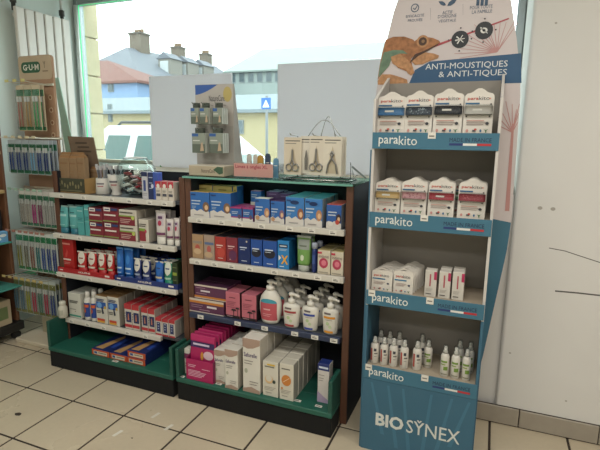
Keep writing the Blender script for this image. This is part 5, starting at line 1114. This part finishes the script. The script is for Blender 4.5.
ic = MB()
def ringp(px, py, r0, r1, m):
    c = H(px, py); n = 20
    v = [(c[0] + r * math.cos(2 * math.pi * k / n), HY - .0012, c[1] + r * math.sin(2 * math.pi * k / n)) for r in (r0, r1) for k in range(n)]
    ic.add(v, [(k, (k + 1) % n, n + (k + 1) % n, n + k) for k in range(n)], m)
ringp(415, 8, .016, .020, DK)
c = H(415, 8); bar(c[0] - .008, c[1], c[0], c[1] - .008, .005, DK, HY - .0012, ic); bar(c[0], c[1] - .008, c[0] + .014, c[1] + .014, .005, DK, HY - .0012, ic)
dp('check_icon', ic, bk); ic = MB()
c = H(447, 3.5)
for ox, oz, L_, an in ((.002, -.012, .055, 35), (-.004, -.008, .042, 150)):
    ca_, sa_ = math.cos(math.radians(an)), math.sin(math.radians(an)); ic.poly([(c[0] + ox + ca_ * t * L_ - sa_ * q * L_, c[1] + oz + sa_ * t * L_ + ca_ * q * L_) for t, q in ((0, 0), (.25, -.17), (.6, -.19), (1, 0), (.6, .19), (.25, .17))], HY - .0012 - .0001 * (an > 90), DK)
dp('leaf_icon', ic, bk)
for k in range(3):
    ic = MB()
    c = H(478 + 4.2 * k, 1.5); ic.rect(c[0] - .007, c[1] - .018, c[0] + .007, c[1] + .012, HY - .0012, DK).ell(c[0], c[1] + .02, .006, .006, HY - .0012, DK, 8); dp('person_icon', ic, bk)
ic = MB(); bar(*H(430.5, 8), *H(430.5, 20), .0015, '#8a8a90', HY - .0012, ic); bar(*H(463, 4), *H(463, 15), .0015, '#8a8a90', HY - .0012, ic)
dp('divider_lines', ic, bk)
# red palm fan and tongue
pf = MB(); c = H(497, 52)
for k in range(15):
    a = math.radians(62 + 9 * k); L_ = .14 + .02 * (k % 2); x1 = c[0] + L_ * math.cos(a) * 1.2; z1 = min(c[1] + L_ * math.sin(a), c[1] + .13); bar(c[0], c[1], min(x1, CXD + .31), z1, .004, M('#b98a88', .6), HY - .0008 - .00003 * k, pf)
dp('palm_print', pf, bk)
tg = MB(); bar(*H(416, 53), *H(509, 18.5), .012, M('#a84a52', .6), HY - .0014, tg); dp('tongue_print', tg, bk)
for px, py in ((460, 39.5), (484, 30.5)):
    ci = MB(); c = H(px, py); ci.ell(c[0], c[1], .040, .040, HY - .0020, '#23272c', 22)
    for k in range(4): a = math.pi / 2 * k; ci.ell(c[0] + .052 * math.cos(a), c[1] + .052 * math.sin(a), .004, .004, HY - .0020, '#23272c', 6)
    for k in range(3 if px < 470 else 1): a = math.radians(-40 + 50 * k); bar(c[0] - .022 * math.cos(a), c[1] - .022 * math.sin(a), c[0] + .022 * math.cos(a), c[1] + .022 * math.sin(a), .006, '#d8d8d4', HY - .0026, ci)
    if px > 470: ci.ell(c[0], c[1], .016, .013, HY - .0026, '#d8d8d4', 12).ell(c[0], c[1], .007, .006, HY - .0030, '#23272c', 8)
    dp('insect_icon', ci, bk)
# chameleon picture printed on the header
OR = M('#9c6a45', .6, 0, .7, 60); OR2 = M('#b0825a', .6, 0, .6, 70); GRN = M('#67806a', .6, 0, .5, 40); DKB = M('#4a3428', .6)
ch = MB()
def Z(*pp): return [H(370 + x / 5, y / 5) for x, y in pp]
edge = lambda z: CXD - (.350 if z < 1.86 else .338 - (z - 1.93) * .188)
body = [(78, 200), (118, 184), (172, 183), (215, 198), (232, 215), (236, 262), (205, 295), (215, 345), (190, 360), (140, 340), (104, 300), (96, 330), (60, 372), (38, 400), (48, 330), (62, 262)]
ch.poly(Z(*body), HY - .0022, OR)
ch.poly(Z((70, 262), (120, 250), (165, 252), (190, 270), (150, 268), (110, 290), (96, 330), (64, 365), (42, 388), (52, 320)), HY - .0026, GRN)
ch.poly(Z((105, 285), (150, 268), (190, 300), (215, 335), (222, 365), (205, 378), (188, 366), (178, 345), (140, 335), (112, 318)), HY - .0030, OR2)
ch.poly(Z((38, 405), (62, 372), (105, 372), (150, 385), (186, 398), (190, 421), (120, 422), (40, 424)), HY - .0030, OR2)
ch.poly(Z((225, 205), (245, 190), (275, 184), (315, 190), (345, 203), (352, 213), (320, 232), (262, 262), (225, 268)), HY - .0026, OR)
ch.poly(Z((215, 290), (240, 275), (280, 262), (320, 268), (346, 278), (340, 292), (300, 305), (262, 322), (225, 325), (210, 310)), HY - .0026, OR2)
ch.poly(Z((225, 272), (262, 258), (320, 230), (352, 213), (335, 228), (285, 258), (240, 282), (205, 312), (196, 318)), HY - .0034, DKB)
for (x, y, r, m) in ((264, 208, .030, OR2), (264, 208, .020, DKB), (266, 207, .008, '#8a6a48')):
    c = Z((x, y))[0]; HYk = HY - (.0034 if r > .025 else (.0038 if r > .01 else .0042)); ch.ell(c[0], c[1], r, r, HYk, m, 16)
dp('chameleon_print', ch, bk)

# ---------------------------------------------------------------- bracelet cards
def card_outline(w, h):
    s = w / 2; o = [(-s, 0), (s, 0)]
    o += [(s, h * .80), (s * .97, h * .85), (s * .86, h * .89), (s * .62, h * .905), (s * .46, h * .93), (s * .3, h * .97), (s * .12, h), (-s * .12, h), (-s * .3, h * .97), (-s * .46, h * .93), (-s * .62, h * .905), (-s * .86, h * .89), (-s * .97, h * .85), (-s, h * .80)]
    return o
def bracelet_kit(w, h, band, band2, mini=False):
    CM = M('#d2cdc4', .5)
    o = card_outline(w, h); hw, hz = w * .17, h * .925
    # keyhole outline: the hanging slot is a real hole joined by a seam at the top
    slot = [(0, hz + h * .03), (-hw * .6, hz + h * .018), (-hw, hz - h * .002), (-hw, hz - h * .012), (hw, hz - h * .012), (hw, hz - h * .002), (hw * .6, hz + h * .018), (0, hz + h * .03)]
    i = next(k for k in range(len(o)) if o[k][0] < 0 and k > 5)
    pts = o[:i] + [(0, h)] + slot + [(0, h)] + o[i:]
    mb = MB().prism(pts, 0, .003, CM)
    ops = [('t', 'para', .10, .735, .47, .80, '#b5473c', .02), ('t', 'kito', .48, .75, .84, .83, '#4a4a50', .0), ('r', .04, .66, .52, .695, '#2c5f86'), ('e', .90, .66, .03, .016, '#33332f'), ('e', .86, .78, .03, .016, '#d08a78')]
    if mini: ops = [('t', 'para', .10, .60, .47, .70, '#b5473c', .02), ('t', 'kito', .48, .62, .84, .74, '#4a4a50', .0), ('r', .04, .50, .66, .55, '#2c6f96'), ('l', .12, .66, [.38, .33, .29], '#a08a84', .018), ('e', .8, .34, .06, .035, '#2a3350')]
    else: ops += [('l', .12, .72, [.30], '#b98a80', .018), ('l', .12, .78, [.26, .22], '#8a7a74', .014), ('e', .82, .25, .06, .033, '#2a2e36'), ('e', .10, .40, .03, .016, '#33332f'), ('e', .88, .40, .03, .016, '#33332f')]
    ops += [('e', .16, .09, .045, .035, '#c08a84'), ('r', .34, .07, .46, .11, '#44444a'), ('e', .44, .12, .05, .02, '#b5473c'), ('e', .62, .09, .035, .032, '#2c5f86'), ('p', [(.72, .12), (.80, .08), (.88, .13), (.80, .11)], '#3c6a44'), ('r', .78, .05, .82, .09, '#3c6a44')]
    parts = prints(ops, w, h)
    if band:
        bm = MB(); n = 8; zc0, zc1 = h * .44, h * .62
        prof = [(-w * .48, -.001), (-w * .46, -.012), (-w * .36, -.018), (0, -.020), (w * .36, -.018), (w * .46, -.012), (w * .48, -.001)]
        for z0, z1, m in ((zc0, zc1, band),):
            bm.add([(x, y, z) for z in (z0, z1) for x, y in prof], [(k, k + 1, 8 + k, 7 + k) for k in range(6)] + [tuple(range(7)), tuple(range(13, 6, -1))], m)
        de = MB()
        if band2:
            for k in range(26): de.ell(-w * .34 + w * .68 * random.random(), zc0 + (zc1 - zc0) * (.15 + .7 * random.random()), w * .02, h * .012, -.0206, band2, 6)
        else: de.rect(-w * .2, (zc0 + zc1) / 2 - .004, w * .12, (zc0 + zc1) / 2 + .004, -.0206, '#d8d6ce')
        bl = MB().cbox(-w * .47, w * .47, -.024, -.0005, zc0 - .006, zc1 + .006, CLEAR, .006)
        parts += [('bracelet', bm.mesh('bracelet', True), [('bracelet_pattern', de.mesh('bracelet_pattern'))]), ('blister', bl.mesh('blister'), [])]
    return Kit('bracelet_card', mb.mesh('bracelet_card'), parts)
CY_ = DY + .045
def cards(z, yt, lst, tray, n):
    zz = z + .0665
    for i, (pa, pb, band, band2, nm, yo) in enumerate(lst):
        y = CY_ + yo; xc, w, h = fr(pa, pb, yt[i] if isinstance(yt, (list, tuple)) else yt, y, zz); k = bracelet_kit(w, h, M(band, .5), band2)
        for j in range(n[i]):
            k.place((xc + random.uniform(-.004, .004) * (j > 0), y + .034 * j, zz), f'white bracelet card with {nm} band, {ORD[j]} from front, {tray} tray of display', 'bracelet card', f'bracelet cards in the {tray} tray', rx=-.10 - .0 * j, full=j < 2)
cards(TZ[0], (91.3, 90, 88, 87.6), [(377.2, 405.6, '#3f6f9c', None, 'light blue', 0), (405.2, 433.6, '#3a4450', '#9aa6ae', 'speckled grey', 0), (434, 464, '#24282e', None, 'black', 0), (464.4, 495, '#b8b4ac', None, 'white', 0)], 'top', (3, 3, 3, 3))
cards(TZ[1], (178.6, 178, 178.3, 178.6), [(375, 400.6, '#c2a26a', None, 'yellow', 0), (401.2, 427.4, '#b98a8e', '#8c4a58', 'patterned pink', 0), (428.4, 455.4, '#9c2f3c', None, 'dark red', 0), (458.4, 487.2, '#8f2c3a', '#b05a64', 'patterned crimson', 0)], 'second', (4, 4, 4, 4))
zz = TZ[1] + .0665; xc, w, h = fr(452, 464, 180, CY_ + .06, zz); bracelet_kit(w * 2, h, M('#3f7a44', .5), None).place((xc, CY_ + .115, zz), 'white bracelet card with green band peeking out, second tray of blue display', 'bracelet card', 'bracelet cards in the second tray', rx=-.1)
zz = TZ[2] + .0665
for i, (pa, pb, t) in enumerate(((371.4, 392.6, 268.4), (393.4, 413.6, 269))):
    xc, w, h = fr(pa, pb, t, DY + .035, zz); k = bracelet_kit(w, h, None, None, True)
    for j in range(6): k.place((xc + .006 * j, DY + .035 + .033 * j, zz), f'small white refill card, {("left", "right")[i]} row, {ORD[j]} from front, third display tray', 'refill card', 'refill cards in the third tray', rx=-.06, full=j < 2)
for i, (pa, pb, t) in enumerate(((424.6, 437, 270.4), (438.6, 451, 271.6), (452, 464.6, 272.2))):
    xc, w, h = fr(pa, pb, t, DY + .04, zz)
    k = carton(w, h, .05, M('#cbc6bd', .5), [('r', .76, .66, 1, .96, '#b0305a'), ('r', .40, .40, .52, .86, '#a8505c'), ('l', .12, .7, [.30, .26, .22], '#9a928c', .012), ('l', .12, .6, [.1], '#55504c', .03)], side=M('#b5b0a8'))
    row(k, xc, DY + .04, zz, 2 if i else 1, .054, f'white carton with pink corner, {("left", "middle", "right")[i]} one', 'third display tray', 'box', 'pink corner cartons')
# spray bottles
zz = TZ[3] + .0665
def spray_kit(w, h, ink, kind):
    r = w / 2; b = MB().lathe([(r * .9, 0), (r, .004), (r, h * .64), (r * .8, h * .70), (r * .5, h * .73)], M('#cfcbc2', .4), 16, 0, r)
    hd = MB().lathe([(r * .55, h * .725), (r * .55, h * .80), (r * .42, h * .81), (r * .38, h * .92), (r * .3, h * .94)], M('#d2cfc8', .4), 12, 0, r); hd.box(-.004, .004, -.004, r, h * .87, h * .90, M('#d2cfc8', .4))
    cp_ = MB().lathe([(r * .66, h * .73), (r * .66, h * .80), (r * .6, h * .97), (r * .45, h)], CLEAR, 14, 0, r)
    pr = MB()
    def wrap(a0, a1, z0, z1, c):
        n = 6; v = [((r + .001) * math.sin(a), r - (r + .001) * math.cos(a), z) for z in (z0, z1) for a in [a0 + (a1 - a0) * i / n for i in range(n + 1)]]
        pr.add(v, [(i, i + 1, n + 2 + i, n + 1 + i) for i in range(n)], c)
    if kind == 'red': wrap(-.8, -.35, h * .12, h * .56, ink); wrap(.1, .9, h * .36, h * .40, '#55504c'); wrap(.1, .7, h * .26, h * .28, '#8a8580'); wrap(.0, .6, h * .46, h * .56, '#3a3c46')
    else: wrap(-.9, .6, h * .46, h * .52, ink); wrap(-.9, .2, h * .38, h * .42, '#8a9a5c'); wrap(-.2, .8, h * .22, h * .34, ink); wrap(-.9, .7, h * .08, h * .11, '#8a8a70')
    return Kit('spray_bottle', b.mesh('spray_bottle', True), [('spray_head', hd.mesh('spray_head', True), []), ('clear_cap', cp_.mesh('clear_cap', True), []), ('label_print', pr.mesh('label_print'), [])])
SP = [(369.6, 378.6, 336.4, 0, 'red', 2), (379.4, 388, 337.4, 0, 'red', 2), (388.6, 397.8, 338.6, 0, 'red', 2), (399.4, 408.6, 340, 0, 'red', 1), (412, 421.8, 341.4, .01, 'red', 2), (423.4, 432.6, 340.4, .06, 'green', 1), (440.4, 449.8, 346, .0, 'green', 1), (451, 460.8, 347.4, .0, 'green', 2), (462.2, 471.8, 349, 0, 'green', 2)]
for i, (pa, pb, t, yo, kd, n) in enumerate(SP):
    y = DY + .03 + yo; xc, w, h = fr(pa, pb, t, y, zz); k = spray_kit(w, h, '#a8453c' if kd == 'red' else '#6f8f3c', kd)
    xc = max(xc, DX0 + .014 + w / 2)
    for j in range(n): k.place((xc + .012 * j, y + (w + .012) * j + .03 * (j > 0), zz), f'white spray bottle with {kd} print, {ORD[i]} from left, {("front", "back")[j]} row, display', 'bottle', 'spray bottles')
